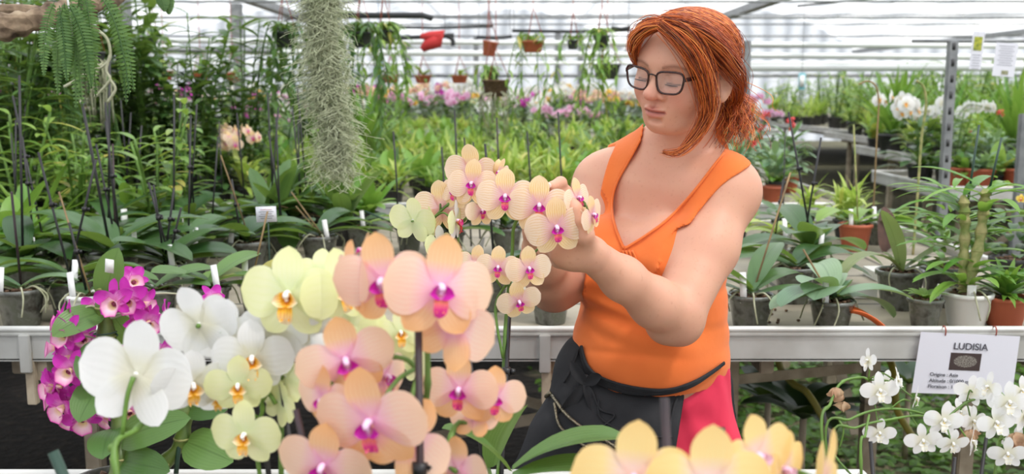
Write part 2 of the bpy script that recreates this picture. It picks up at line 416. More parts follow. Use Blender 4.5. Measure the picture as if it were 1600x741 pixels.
# posts
def post(px, Y, z0, z1, w, mat, label, slot=False, name='steel_post', group=None):
    b = P(px, 300, Y); t = thing(name, label, 'post', (b[0], b[1], 0), group)
    mb = MB(); mb.box((b[0], b[1], (z0+z1)/2), (w, w*.7, z1-z0), bev=.004); obj('upright', mb, mat, t, smooth=False)
    if slot:
        for z in np.arange(z0+.06, z1-.02, .075): mb = MB(); mb.box((b[0], b[1]-w*.36, z), (w*.35, .003, .034), bev=.0012); obj('slot', mb, M['potblack'], t)
    mb = MB(); mb.box((b[0], b[1], z0+.006), (w*2.2, w*2.2, .012), bev=.003); obj('foot_plate', mb, mat, t)
    return t
pt = post(1474, 4.75, 0, P(1483, 64, 4.75)[2], .045, M['galv'], 'slotted galvanised post standing behind the leafy cane plant at right', slot=True)
mb = MB(); q0, q1 = P(1425, 64, 4.75), P(1700, 64, 4.75); mb.tube([q0, q1], .008, 8); obj('cross_rail', mb, M['galv'], pt)
post(1592, 5.2, 0, P(1592, 178, 5.2)[2], .05, M['galv'], 'short grey steel post at the right edge beside the terracotta pots', slot=False)
post(1160, 7.25, 0, P(1163, 108, 7.25)[2]+.2, .05, M['galv'], 'thin grey post just right of the woman behind her ponytail')
post(207, 10.15, 0, ZG-.05, .15, M['galv'], 'wide grey greenhouse post at left, wrapped in climbing plants')
post(381, 14.0, 0, ZG-.05, .14, M['galv'], 'grey greenhouse post rising behind the hanging terracotta pots')
for i, px in enumerate((870, 640, 905, 745)):
    post(px, 20.9+i*.5, 0, ZG-.05, .12, M['galv'], 'pale distant greenhouse post beyond the orchid rows', group='distant greenhouse posts')

# ------------------------------------------------------------------ benches
BZ = .955
kb = NB('weathered bench boards'); br = kb.node('ShaderNodeTexBrick'); tb = kb.node('ShaderNodeTexCoord'); kb.L(tb.outputs['Object'], br.inputs[0])
br.inputs['Scale'].default_value = 1; br.inputs['Brick Width'].default_value = .9; br.inputs['Row Height'].default_value = .42; br.inputs['Mortar Size'].default_value = .008
br.inputs['Color1'].default_value = lin((158, 148, 130)); br.inputs['Color2'].default_value = lin((138, 132, 118)); br.inputs['Mortar'].default_value = lin((74, 70, 62))
nn = kb.noise(6, 6); c = kb.mix(kb.math('MULTIPLY', kb.ramp(nn, [(.4, (0, 0, 0, 1)), (.75, (1, 1, 1, 1))]), .6), br.outputs[0], lin((104, 96, 80)))
kb.L(c, kb.b.inputs['Base Color']); kb.b.inputs['Roughness'].default_value = .7; kb.bump(nn, .2, .004)
def rail(mb, a, b, z=BZ, h=.072):
    """aluminium edge: round lip on top, flat web, small foot"""
    a = np.array([a[0], a[1], 0.]); b = np.array([b[0], b[1], 0.]); d = unit(b-a); L_ = np.linalg.norm(b-a); n_ = np.array([d[1], -d[0], 0]); c = (a+b)/2
    R = np.stack([d, -n_, [0, 0, 1]], 1)
    mb.box(c+[0, 0, z-h/2], (L_, .006, h), R); mb.box(c+[0, 0, z-h]+n_*-.012, (L_, .03, .006), R)
    mb.tube([a+[0, 0, z], b+[0, 0, z]], .0085, 16); mb.box(c+[0, 0, z-.010]+n_*.0, (L_, .018, .010), R, bev=.003)
def bench(x0, x1, y0, y1, label, z=BZ, group=None, legs=True, front='full', dx=1.9, brackets=None):
    t = thing('bench', label, 'bench', ((x0+x1)/2, y0, 0), group)
    mb = MB(); mb.box(((x0+x1)/2, (y0+y1)/2, z-.045), (x1-x0-.02, y1-y0-.02, .03)); obj('bench_top', mb, kb.m, t, smooth=False)
    for (a, b) in (((x0, y0), (x1, y0)), ((x1, y0), (x1, y1)), ((x1, y1), (x0, y1)), ((x0, y1), (x0, y0))):
        mb = MB(); rail(mb, a, b, z); obj('edge_rail', mb, M['alu'], t, smooth=False)
    if legs:
        k = max(2, int((x1-x0)/dx)); 
        for i in range(k+1):
            x = x0+.25+(x1-x0-.5)*i/k
            for y in (y0+.35, y1-.35):
                mb = MB(); mb.box((x, y, (z-.06)/2), (.05, .05, z-.06), bev=.004); obj('leg', mb, M['wood'], t, smooth=False)
            mb = MB(); mb.box((x, (y0+y1)/2, z-.10), (.035, y1-y0-.06, .07), bev=.003); obj('cross_beam', mb, M['wood'], t, smooth=False)
    return t
b1 = bench(-3.6, 1.57, 2.25, 4.2, 'long wooden-topped bench with aluminium edge rail, right behind the woman', legs=False)
def bracket(px):
    q = P(px, 570, 2.25); x = q[0]; mb = MB(); mb.box((x, 2.241, BZ-.055), (.026, .010, .09), bev=.002); obj('bracket_plate', mb, M['alu'], b1, smooth=False)
    mb = MB(); mb.box((x+.004, 2.256, BZ-.115), (.022, .02, .13), bev=.002); mb.box((x+.05, 2.45, BZ-.10), (.03, .38, .05), rot('Z', -8)); obj('bracket', mb, M['wood'], b1, smooth=False)
for px in (44, 851): bracket(px)
for x in (-2.9, -1.2, .62, 1.3):
    for y in (2.75, 3.95):
        mb = MB(); mb.box((x, y, (BZ-.06)/2), (.045, .045, BZ-.06), bev=.004); obj('leg', mb, M['wood'], b1, smooth=False)
    mb = MB(); mb.box((x, 3.25, BZ-.10), (.035, 1.8, .07), bev=.003); obj('cross_beam', mb, M['wood'], b1, smooth=False)
def strip(px0, py0, px1, py1, Y0, Y1, w=.035):
    a, b = P(px0, py0, Y0), P(px1, py1, Y1); mb = MB(); R = frame(b-a, [0, -1, .1]); mb.box((a+b)/2, (w, np.linalg.norm(b-a), .006), R); obj('brace_strip', mb, M['wood'], b1, smooth=False)
strip(740, 608, 846, 633, 3.3, 3.3); strip(620, 694, 860, 650, 3.0, 3.0); strip(1120, 596, 1346, 575, 2.9, 2.95, .03); strip(1308, 560, 1338, 680, 3.6, 3.4, .04)
mb = MB(); mb.box(P(1355, 690, 3.1)*[1, 1, 0]+[0, 0, .43], (.045, .045, .86)); obj('leg', mb, M['wood'], b1, smooth=False)
b0 = bench(-1.9, .55, .35, 1.5, 'low front bench with pale edge rail at the bottom left, carrying the nearest orchids', z=.902, dx=1.2)
b0b = bench(.62, 1.9, .35, 1.5, 'second front bench below the bottom right orchids', z=.70, dx=1.0)
bench(-8.6, 1.72, 4.85, 6.9, 'second bench row, full of leafy green plants', dx=2.2)
bench(-11.5, 1.95, 7.6, 9.8, 'third bench row behind the hanging moss, full of foliage', dx=2.6)
bench(-12.5, 2.8, 10.5, 13.6, 'fourth bench row carrying mixed orchids', dx=3.2)
bench(-14.0, 3.85, 14.4, 20.5, 'farthest bench row carrying flowering orchids', dx=4)
R1 = bench(3.50, 8.2, 7.5, 10.2, 'right hand bench nearest the slotted post, with grey edge rails', dx=2)
bench(4.3, 12, 10.5, 13.8, 'right hand bench in the middle of the stepped row', dx=2.4)
bench(4.75, 14, 14.1, 19.5, 'right hand bench second farthest in the stepped row', dx=3)
bench(5.3, 15, 20, 27, 'right hand bench farthest in the stepped row', dx=4)
RB = bench(2.50, 5.2, 5.7, 6.9, 'short bench at far right carrying terracotta pots', dx=1.4)

for (x0, z0, x1, z1, y) in ((3.6, .80, 4.6, .10, 7.9), (4.6, .80, 3.7, .12, 7.95), (5.2, .8, 6.2, .1, 7.9)):
    mb = MB(); a, b = np.array([x0, y, z0]), np.array([x1, y, z1]); mb.box((a+b)/2, (.05, np.linalg.norm(b-a), .02), frame(b-a, [0, -1, .1])); obj('brace_strip', mb, M['wood'], R1, smooth=False)
# ------------------------------------------------------------------ signed distance modelling (for the person)
class Vox:
    def __init__(s, lo, hi, h):
        s.lo = np.array(lo, float); s.h = h; s.n = np.ceil((np.array(hi)-s.lo)/h).astype(int)+1
        s.D = np.full(s.n, .2, np.float32)
    def _sub(s, lo, hi, mar):
        a = np.clip(np.floor((np.array(lo)-mar-s.lo)/s.h).astype(int), 0, s.n); b = np.clip(np.ceil((np.array(hi)+mar-s.lo)/s.h).astype(int)+1, 0, s.n)
        if np.any(b <= a): return None
        ax = [(s.lo[i]+s.h*np.arange(a[i], b[i])).astype(np.float32) for i in range(3)]
        X, Y, Z = np.meshgrid(*ax, indexing='ij', sparse=True)
        return tuple(slice(a[i], b[i]) for i in range(3)), X, Y, Z
    def apply(s, d, sl, k, mode):
        A = s.D[sl]
        if mode == 'add':
            h = np.maximum(k-np.abs(A-d), 0)/k; s.D[sl] = np.minimum(A, d)-h*h*k*.25
        elif mode == 'sub':
            d = -d; h = np.maximum(k-np.abs(A-d), 0)/k; s.D[sl] = np.maximum(A, d)+h*h*k*.25
        else:
            s.D[sl] = np.maximum(A, d)
    def cone(s, a, b, r1, r2, k=.02, mode='add'):
        a = np.asarray(a, float); b = np.asarray(b, float); R = max(r1, r2)
        q = s._sub(np.minimum(a, b)-R, np.maximum(a, b)+R, k+.03)
        if q is None: return
        sl, X, Y, Z = q; ba = b-a; L2 = float(ba@ba)+1e-12
        x, y, z = X-a[0], Y-a[1], Z-a[2]
        t = np.clip((x*ba[0]+y*ba[1]+z*ba[2])/L2, 0, 1)
        d = np.sqrt((x-t*ba[0])**2+(y-t*ba[1])**2+(z-t*ba[2])**2)-(r1+(r2-r1)*t)
        s.apply(d.astype(np.float32), sl, k, mode)
    def chain(s, pts, rs, k=.02, mode='add'):
        for i in range(len(pts)-1): s.cone(pts[i], pts[i+1], rs[i], rs[i+1], k, mode)
    def ell(s, c, r, R=np.eye(3), k=.02, mode='add'):
        c = np.asarray(c, float); r = np.asarray(r, float); m = np.sqrt(((np.asarray(R)*r)**2).sum(1))
        q = s._sub(c-m, c+m, k+.03)
        if q is None: return
        sl, X, Y, Z = q; x, y, z = X-c[0], Y-c[1], Z-c[2]
        l = [x*R[0][i]+y*R[1][i]+z*R[2][i] for i in range(3)]
        k0 = np.sqrt(sum((l[i]/r[i])**2 for i in range(3))); k1 = np.sqrt(sum((l[i]/r[i]**2)**2 for i in range(3)))
        d = k0*(k0-1)/np.maximum(k1, 1e-6)
        s.apply(d.astype(np.float32), sl, k, mode)
    def grid(s):
        ax = [(s.lo[i]+s.h*np.arange(s.n[i])).astype(np.float32) for i in range(3)]
        return np.meshgrid(*ax, indexing='ij', sparse=True)
    def mesh(s):
        D = s.D; n = np.array(D.shape); S = D < 0
        cnt = np.zeros(n-1, np.int8)
        for i in (0, 1):
            for j in (0, 1):
                for k in (0, 1): cnt += S[i:n[0]-1+i, j:n[1]-1+j, k:n[2]-1+k]
        act = (cnt > 0) & (cnt < 8); idx = np.argwhere(act); ID = np.full(act.shape, -1, np.int64); ID[act] = np.arange(len(idx))
        acc = np.zeros((len(idx), 3)); num = np.zeros(len(idx))
        for ax in range(3):
            o = [a for a in range(3) if a != ax]
            for p in (0, 1):
                for q in (0, 1):
                    A = idx.copy(); A[:, o[0]] += p; A[:, o[1]] += q; B = A.copy(); B[:, ax] += 1
                    da = D[A[:, 0], A[:, 1], A[:, 2]]; db = D[B[:, 0], B[:, 1], B[:, 2]]; m = (da < 0) != (db < 0)
                    t = np.where(m, da/np.where(m, da-db, 1), 0); pt = (A-idx).astype(float); pt[:, ax] += t
                    acc[m] += pt[m]; num[m] += 1
        V = s.lo+s.h*(idx+acc/num[:, None]); faces = []
        for ax in range(3):
            o = [(ax+1) % 3, (ax+2) % 3]
            a = np.take(S, range(0, n[ax]-1), ax); b = np.take(S, range(1, n[ax]), ax)
            E = np.argwhere(a != b); E = E[(E[:, o[0]] > 0) & (E[:, o[1]] > 0) & (E[:, o[0]] < n[o[0]]-1) & (E[:, o[1]] < n[o[1]]-1)]
            ins = S[E[:, 0], E[:, 1], E[:, 2]]; q = []
            for (i, j) in ((-1, -1), (0, -1), (0, 0), (-1, 0)):
                G = E.copy(); G[:, o[0]] += i; G[:, o[1]] += j; q.append(ID[G[:, 0], G[:, 1], G[:, 2]])
            q = np.stack(q, 1); q[~ins] = q[~ins][:, ::-1]; faces.append(q)
        return V, np.concatenate(faces)
def np_mesh(name, V, Fq, mats, color=None):
    me = bpy.data.meshes.new(name); me.vertices.add(len(V)); me.vertices.foreach_set('co', np.asarray(V, np.float32).ravel())
    me.loops.add(Fq.size); me.loops.foreach_set('vertex_index', Fq.astype(np.int32).ravel())
    me.polygons.add(len(Fq)); me.polygons.foreach_set('loop_start', np.arange(0, Fq.size, 4, dtype=np.int32))
    me.update(calc_edges=True); me.polygons.foreach_set('use_smooth', np.ones(len(Fq), bool))
    me.materials.append(mats)
    if color is not None:
        at = me.color_attributes.new('tint', 'FLOAT_COLOR', 'POINT'); at.data.foreach_set('color', np.asarray(color, np.float32).ravel())
    me.validate(); return me
def smooth_mesh(V, Fq, it=2, lam=.5):
    n = len(V)
    for _ in range(it):
        A = np.zeros((n, 3)); c = np.zeros(n)
        for i in range(4):
            for j in (1, 3):
                np.add.at(A, Fq[:, i], V[Fq[:, (i+j) % 4]]); np.add.at(c, Fq[:, i], 1)
        V = V+lam*(A/np.maximum(c, 1)[:, None]-V)
    return V

# ------------------------------------------------------------------ the woman
WB = P(1018, 560, 1.86)
woman = thing('person', 'red-haired woman in glasses and orange tank top, holding an orchid spray in both hands', 'person', (WB[0], WB[1], 0))
ty = math.radians(36)
Tf = np.stack([[-math.cos(ty), math.sin(ty), 0], [-math.sin(ty), -math.cos(ty), 0], [0, 0, 1]], 1)   # x = her right, y = forward
hy = math.radians(41)
Hb = np.stack([[-math.cos(hy), math.sin(hy), 0], [-math.sin(hy), -math.cos(hy), 0], [0, 0, 1]], 1)
Rh = Hb @ rot('Y', -9) @ rot('X', -12)
HS = .94
Hc = P(1023, 114, 1.69)-Rh@np.array([0, .104, .020])*HS
def hp(x, y, z): return Hc+Rh@(np.array([x, y, z])*HS)
def tp(px, py, Y): return P(px, py, Y)
# joints
shL = P(1134, 300, 1.79); elL = P(1058, 500, 1.66); wrL = P(922, 397, 1.50)
shR = P(944, 290, 1.96); elR = P(866, 447, 1.83); wrR = P(842, 388, 1.62)
neckb = P(1058, 232, 1.875)
def torso(v, g=0):
    def T(px, py, Y, r, k=.05): v.ell(P(px, py, Y), np.array(r)+g, Tf, k)
    T(1040, 335, 1.90, (.145, .088, .15)); T(1045, 275, 1.90, (.135, .07, .07))
    for sx, px in ((1, 950), (-1, 1052)):
        v.ell(P(px, 408, 1.83 if sx > 0 else 1.775), np.array((.074, .072, .078))+g, Tf, .05)
    T(1020, 480, 1.885, (.142, .112, .13)); T(1016, 560, 1.885, (.150, .125, .105), .05)
    v.ell(P(990, 560, 1.80), np.array((.105, .07, .09))+g, Tf, .07)
    T(1012, 680, 1.90, (.175, .135, .15), .05)
    v.cone(shL+[-.035, .02, 0], shL, .052+g, .058+g, .04); v.cone(shR+[.03, 0, 0], shR, .052+g, .056+g, .04)
    # trapezius and collar
    v.cone(neckb+[0, .02, -.03], shL+[-.02, .02, .005], .046+g, .046+g, .05); v.cone(neckb+[0, .02, -.03], shR+[.02, .0, .005], .046+g, .046+g, .05)
def armsdf(v):
    v.chain([shL+[-.035, .02, .0], shL], [.048, .053], .03)
    v.chain([shL, shL*.55+elL*.45+[.004, 0, .0], elL+[.004, 0, .02]], [.053, .053, .045], .022)
    v.chain([elL, elL*.72+wrL*.28, elL*.35+wrL*.65, wrL], [.040, .0395, .0325, .0265], .022)
    v.cone(elL+[.006, .0, -.010], elL+[-.02, .0, -.008], .032, .033, .02)
    v.chain([shR+[.03, 0, 0], shR], [.048, .051], .03)
    v.chain([shR, shR*.5+elR*.5, elR], [.051, .047, .040], .025)
    v.chain([elR, elR*.7+wrR*.3, elR*.3+wrR*.7, wrR], [.038, .037, .031, .0255], .045)
def hands(v):
    # her left hand (nearer), cradling the blooms from behind and below
    def Q(l): return [P(*q) for q in l]
    K = [P(893, 372, 1.475), P(884, 384, 1.485), P(877, 396, 1.497), P(874, 408, 1.510)]
    for i, k in enumerate(K): v.chain([wrL, wrL*.45+k*.55, k], [.021, .0165, .0118], .012)
    F4 = [[(893,372,1.475),(871,357,1.487),(872,334,1.495),(880,320,1.492)], [(884,384,1.485),(860,374,1.505),(854,350,1.517),(862,336,1.515)],
          [(877,396,1.497),(853,391,1.522),(846,370,1.535),(852,356,1.535)], [(874,408,1.510),(854,407,1.532),(847,392,1.545),(850,380,1.548)]]
    for q, s_ in zip(F4, (1, 1.03, .98, .86)): v.chain(Q(q), np.array([.0105, .0098, .0088, .0074])*s_, .006)
    v.chain([wrL*.7+P(910, 372, 1.45)*.3, P(912, 366, 1.452)], [.019, .0145], .012)
    v.chain(Q([(912,366,1.452),(904,343,1.447),(897,326,1.447),(890,314,1.45)]), [.0140, .0118, .0108, .0086], .008)
    v.ell(P(893, 394, 1.487), (.031, .020, .024), k=.02)
    # her right hand (farther), pinching the stalk
    K = [P(858, 330, 1.585), P(862, 342, 1.590), P(864, 353, 1.595), P(864, 364, 1.600)]
    for i, k in enumerate(K): v.chain([wrR, wrR*.45+k*.55, k], [.021, .0165, .0118], .012)
    F4 = [[(858,330,1.585),(880,306,1.575),(876,286,1.55),(861,292,1.528)], [(862,342,1.59),(888,318,1.582),(884,300,1.56),(869,305,1.54)],
          [(864,353,1.595),(888,332,1.585),(886,316,1.565),(874,318,1.548)], [(864,364,1.60),(884,348,1.59),(882,334,1.575),(874,330,1.56)]]
    for q, s_ in zip(F4, (1, .98, .95, .84)): v.chain(Q(q), np.array([.0108, .0100, .0094, .0082])*s_, .006)
    v.chain([wrR, P(834, 360, 1.585)], [.020, .0155], .012)
    v.chain(Q([(834,360,1.585),(828,330,1.56),(830,308,1.54),(838,290,1.525)]), [.0150, .0122, .0112, .0098], .008)
    v.ell(P(850, 362, 1.595), (.028, .018, .034), k=.02)
def headsdf(v):
    Z_ = lambda z: z*.94 if z < 0 else z
    E = lambda x, y, z, a, b, c, k=.02, m='add', R=None: v.ell(hp(x, y, Z_(z)), np.array((a, b, c))*HS, Rh if R is None else Rh@R, k, m)
    CN = lambda a, b, r1, r2, k=.02, m='add': v.cone(hp(a[0], a[1], Z_(a[2])), hp(b[0], b[1], Z_(b[2])), r1*HS, r2*HS, k, m)
    E(0, -.005, .042, .075, .096, .070); E(0, .030, .028, .066, .066, .058, .03)
    E(0, .034, -.028, .057, .058, .064, .03)
    for s_ in (-1, 1):
        CN((s_*.051, .008, -.036), (s_*.026, .060, -.078), .019, .018, .03)
        E(s_*.036, .062, -.022, .030, .026, .030, .025)
        CN((s_*.012, .087, .034), (s_*.044, .072, .036), .0125, .012, .016)
    CN((-.010, .071, -.084), (.010, .071, -.084), .019, .019, .022)
    E(0, .083, -.082, .016, .013, .013, .014)
    E(0, .026, -.078, .036, .040, .022, .03)       # soft under-chin
    E(0, .084, -.050, .029, .016, .024, .02)        # muzzle
    for s_ in (-1, 1): E(s_*.031, .103, .010, .018, .020, .0125, .012, 'sub')
    CN((0, .088, .026), (0, .114, -.016), .0065, .0105, .012)
    E(0, .114, -.018, .0135, .0135, .0105, .007)
    for s_ in (-1, 1):
        E(s_*.0160, .101, -.022, .0078, .0110, .0085, .0035)
        E(s_*.0078, .107, -.0315, .0040, .0065, .0036, .0025, 'sub')
        # closed, downcast lids over the eyeballs
        E(s_*.032, .0755, .0085, .0155, .0145, .0125, .005)
        CN((s_*.019, .0835, .018), (s_*.043, .078, .017), .0045, .004, .006)
        E(s_*.032, .079, -.0065, .015, .009, .0045, .007)
    # lips
    E(0, .1015, -.0490, .0215, .0090, .0055, .003); E(.0, .0995, -.0610, .0185, .0100, .0070, .003)
    CN((-.022, .0975, -.0560), (0, .1100, -.0545), .0012, .0022, .002, 'sub'); CN((.022, .0975, -.0560), (0, .1100, -.0545), .0012, .0022, .002, 'sub')
    for s_ in (-1, 1): pass
    E(0, .104, -.0410, .0032, .005, .007, .006, 'sub')
    E(0, .097, -.0735, .012, .004, .0035, .008, 'sub')
    # ears
    for s_ in (-1, 1):
        Re = rot('X', 12)@rot('Z', s_*22)
        E(s_*.077, -.008, -.014, .0085, .019, .031, .006, 'add', Re); E(s_*.087, .000, -.010, .009, .012, .019, .003, 'sub', Re)
        E(s_*.079, -.001, -.038, .006, .009, .009, .004)
def necksdf(v):
    v.cone(hp(0, -.030, -.045), neckb+[0, .0, -.01], .052, .056, .035)
    v.cone(neckb, P(1045, 290, 1.88), .055, .068, .05)

zlo = .90
vb = Vox((P(820, 300, 1.7)[0]-.03, 1.40, zlo), (P(1200, 300, 1.8)[0]+.03, 2.08, 1.68), VOXH)
torso(vb); armsdf(vb); necksdf(vb); headsdf(vb); hands(vb)
Vb, Fb = vb.mesh(); Vb = smooth_mesh(Vb, Fb, 1, .5)
# lower body, coarse: hips and legs to the floor
vl = Vox((WB[0]-.30, 1.62, -.01), (WB[0]+.30, 2.12, 1.0), .008)
hipc = P(1012, 680, 1.90)
vl.ell(hipc, (.172, .132, .15), Tf, .05)
feet = []
for s_ in (1, -1):
    hj = hipc+Tf@np.array([s_*.085, 0, -.05]); kn = np.array([hj[0]+(-.02*s_), hj[1]-.03, .50]); an = np.array([hj[0]-.03*s_, hj[1]+.01, .09])
    vl.chain([hj, kn+[0, 0, .05], kn, (kn*.6+an*.4)+[0, .015, 0], an], [.095, .062, .055, .052, .038], .03)
    toe = an+Tf@np.array([0, .13, -.05]); vl.chain([an+[0, 0, -.04], toe], [.040, .030], .03); feet.append((an, toe))
Vl, Fl = vl.mesh(); keep = Vl[:, 2] < .97
fk = keep[Fl].all(1); Fl = Fl[fk]
# skin tint: lips, brows, cheeks, eyelash line, in head coordinates
loc = ((Vb-Hc)@Rh)/HS; loc[:, 2] = np.where(loc[:, 2] < 0, loc[:, 2]/.94, loc[:, 2])
def gauss(c, s_): return np.exp(-(((loc-np.array(c))/np.array(s_))**2).sum(1))
col = np.tile(np.array(lin((212, 160, 134))), (len(Vb), 1))
def mixc(m, c, a): 
    m = (np.clip(m, 0, 1)*a)[:, None]; col[:] = col*(1-m)+np.array(lin(c))*m
noi = .5+.5*np.sin(Vb[:, 0]*61+3*np.sin(Vb[:, 2]*47))*np.sin(Vb[:, 2]*53+Vb[:, 1]*39)
mixc(noi, (204, 146, 124), .35)
for s_ in (-1, 1):
    mixc(gauss((s_*.040, .08, -.025), (.024, .04, .022)), (214, 138, 120), .55)
    mixc(gauss((0, .114, -.024), (.016, .02, .016)), (214, 138, 122), .5)
    xb = loc[:, 0]*s_; zb = .0345-12*(xb-.034)**2-.04*np.maximum(xb-.034, 0)
    mixc(np.exp(-((loc[:, 2]-zb)/.0032)**2)*(xb > .014)*(xb < .054)*(loc[:, 1] > .05), (136, 88, 68), .75)
    zl = -.0015-8*(xb-.032)**2*(-1)
    mixc(np.exp(-((loc[:, 2]-(.0005+5*(xb-.032)**2))/.0016)**2)*(np.abs(xb-.032) < .0145)*(loc[:, 1] > .055), (78, 50, 44), .9)
    mixc(np.exp(-((loc[:, 2]-(.0185-9*(xb-.032)**2))/.0016)**2)*(np.abs(xb-.032) < .015)*(loc[:, 1] > .055), (160, 104, 90), .55)
w = np.clip(1-np.abs(loc[:, 0])/.0235, 0, 1)**.5
lipm = np.exp(-((loc[:, 2]+.0550)/(.0108*w+.0008))**4)*(loc[:, 1] > .08)*(np.abs(loc[:, 0]) < .0235)
mixc(lipm, (176, 92, 86), .75)
mixc(np.exp(-((loc[:, 2]+.0550)/.0015)**2)*(loc[:, 1] > .08)*(np.abs(loc[:, 0]) < .022), (112, 52, 50), .8)
for c in ((.0078, .108, -.0315), (-.0078, .108, -.0315)): mixc(gauss(c, (.004, .006, .0025)), (90, 44, 38), .85)
colL = np.tile(np.array(lin((212, 160, 134))), (len(Vl), 1))
V = np.vstack([Vb, Vl]); Fq = np.vstack([Fb, Fl+len(Vb)]); colA = np.vstack([col, colL])
sk = NB('fair freckled skin'); at = sk.node('ShaderNodeAttribute', attribute_name='tint')
f1 = sk.noise(160, 3); f2 = sk.ramp(f1, [(.60, (0, 0, 0, 1)), (.74, (1, 1, 1, 1))])
cc = sk.mix(sk.math('MULTIPLY', f2, .22), at.outputs[0], lin((168, 108, 84)))
sk.L(cc, sk.b.inputs['Base Color']); sk.b.inputs['Roughness'].default_value = .48; sk.b.inputs['Specular IOR Level'].default_value = .38
sk.b.inputs['Subsurface Weight'].default_value = .18; sk.b.inputs['Subsurface Radius'].default_value = (.012, .004, .002); sk.b.inputs['Subsurface Scale'].default_value = 1
sk.bump(sk.noise(420, 2), .10, .0006)
wo = wloc(woman)
body = obj('body', np_mesh('body', V-wo, Fq, sk.m, colA), None, woman)

# ---- orange tank top : torso inflated, cut by neckline, arm holes and hem
def dome_noise(X, Y, Z):
    return .0016*np.sin(26*X+40*Z+2*np.sin(18*Z))*np.sin(30*Y+11*Z)
vt = Vox((P(880, 300, 1.8)[0]-.05, 1.66, .96), (P(1190, 300, 1.8)[0]+.02, 2.08, 1.48), .003)
torso(vt); armsdf(vt); necksdf(vt)
v2 = Vox(vt.lo, vt.lo+vt.h*(vt.n-1), vt.h); v2.D = v2.D[:vt.n[0], :vt.n[1], :vt.n[2]]; v2.D = np.full(vt.n, .2, np.float32)
aL, aR = shL*.45+elL*.55, shR*.80+elR*.20
v2.chain([aL, shL*.40+elL*.60, elL], [.056, .056, .052], .01); v2.chain([elL, wrL], [.052, .040], .01)
v2.chain([aR, elR], [.054, .052], .01); v2.chain([elR, wrR], [.052, .04], .01)
v3 = Vox(vt.lo, vt.lo+vt.h*(vt.n-1), vt.h); v3.D = np.full(vt.n, .2, np.float32); torso(v3)
vt.D = np.minimum(v3.D-.0055, np.maximum(vt.D-.0055, -(v2.D-.012)))
X, Y, Z = vt.grid()
tx = (X-WB[0])*Tf[0, 0]+(Y-WB[1])*Tf[1, 0]; tyy = (X-WB[0])*Tf[0, 1]+(Y-WB[1])*Tf[1, 1]
vt.D += dome_noise(X, Y, Z).astype(np.float32)
# soft drape folds across the waist and under the bust
zz = Z-.22*tx
for z0, am, wd in ((1.165, .0042, .010), (1.10, .003, .009), (1.215, -.004, .02), (1.055, .0035, .012)):
    vt.D += (am*np.exp(-((zz-z0)/wd)**2)*np.exp(-((tx+.02)/.13)**2)).astype(np.float32)
def at_x(p): return float((np.asarray(p)-np.array([WB[0], WB[1], 0]))@Tf[:, 0])
def view_px(X, Y, Z):
    c, s_ = math.cos(PITCH), math.sin(PITCH); z = Z-CAMZ; f = Y*c-z*s_; u = Y*s_+z*c
    return W0/2+F*X/f+0*z, H0/2-F*u/f+0*X
def sd_poly(px, py, poly):
    """signed distance (pixels, negative inside) to a polygon"""
    poly = np.array(poly, float); d = np.full(px.shape, 1e9); ins = np.zeros(px.shape, bool)
    for i in range(len(poly)):
        a, b = poly[i], poly[(i+1) % len(poly)]; e = b-a; wx, wy = px-a[0], py-a[1]
        t = np.clip((wx*e[0]+wy*e[1])/(e@e), 0, 1); d = np.minimum(d, (wx-t*e[0])**2+(wy-t*e[1])**2)
        if a[1] != b[1]:
            cnd = ((a[1] > py) != (b[1] > py)) & (px < (b[0]-a[0])*(py-a[1])/(b[1]-a[1])+a[0]); ins ^= cnd
    return np.where(ins, -1, 1)*np.sqrt(d)
def sp2(l, n): return [tuple(q[:2]) for q in spline([(a, b, 0) for a, b in l], n)]
IN_L = [(1005, 190), (1003, 215), (984, 250), (965, 285), (958, 320), (963, 352), (976, 386)]
IN_R = [(976, 386), (1008, 366), (1045, 338), (1082, 298), (1116, 254), (1130, 236), (1140, 200)]
OUT_R = [(1185, 235), (1172, 259), (1132, 286), (1104, 316), (1084, 342), (1068, 368), (1060, 400), (1100, 428), (1150, 440)]
OUT_L = [(880, 446), (905, 428), (918, 400), (928, 360), (938, 300), (950, 254), (963, 224), (975, 190)]
poly = sp2(IN_L, 16)+sp2(IN_R, 20)[1:]+sp2(OUT_R, 24)+[(1215, 440), (1215, 580), (1139, 622), (1062, 660), (860, 660), (860, 446)]+sp2(OUT_L, 20)
pxv, pyv = view_px(X, Y, Z)
dfront = sd_poly(pxv, pyv, poly)/860.
# the back: scooped neck and arm holes
xa = np.abs(tx-at_x(P(1050, 250, 1.93))); dback = np.maximum(np.maximum(.075-xa, Z-P(1050, 262, 1.9)[2]) if False else np.minimum(Z-(P(1050, 300, 1.9)[2]), .062-xa), np.minimum(xa-.118, Z-P(1050, 420, 1.9)[2]))
dback = np.maximum(dback, P(1010, 656, 1.8)[2]-Z)
wgt = np.clip((tyy+.035)/.02, 0, 1); cut = dfront*wgt+dback*(1-wgt)
cut = np.where((tyy < -.02) & (Z < P(1050, 430, 1.9)[2]), np.maximum(-.05+0*X, P(1010, 656, 1.8)[2]-Z), cut)
fl1 = 474+.40*(pxv-900); fl2 = 556+.10*(pxv-1000)
vt.D += (.0042*np.exp(-((pyv-fl1)/7.)**2)*np.exp(-((pxv-950)/50.)**4)*np.clip(tyy/.05, 0, 1)).astype(np.float32)
vt.D -= (.0055*np.exp(-((pyv-fl1+13)/11.)**2)*np.exp(-((pxv-960)/45.)**4)*np.clip(tyy/.05, 0, 1)).astype(np.float32)
vt.D += (.003*np.exp(-((pyv-fl2)/6.)**2)*np.exp(-((pxv-980)/60.)**2)*np.clip(tyy/.05, 0, 1)).astype(np.float32)
vt.D = np.maximum(vt.D, cut.astype(np.float32)*.8)
Vt, Ft = vt.mesh(); Vt = smooth_mesh(Vt, Ft, 2, .5)
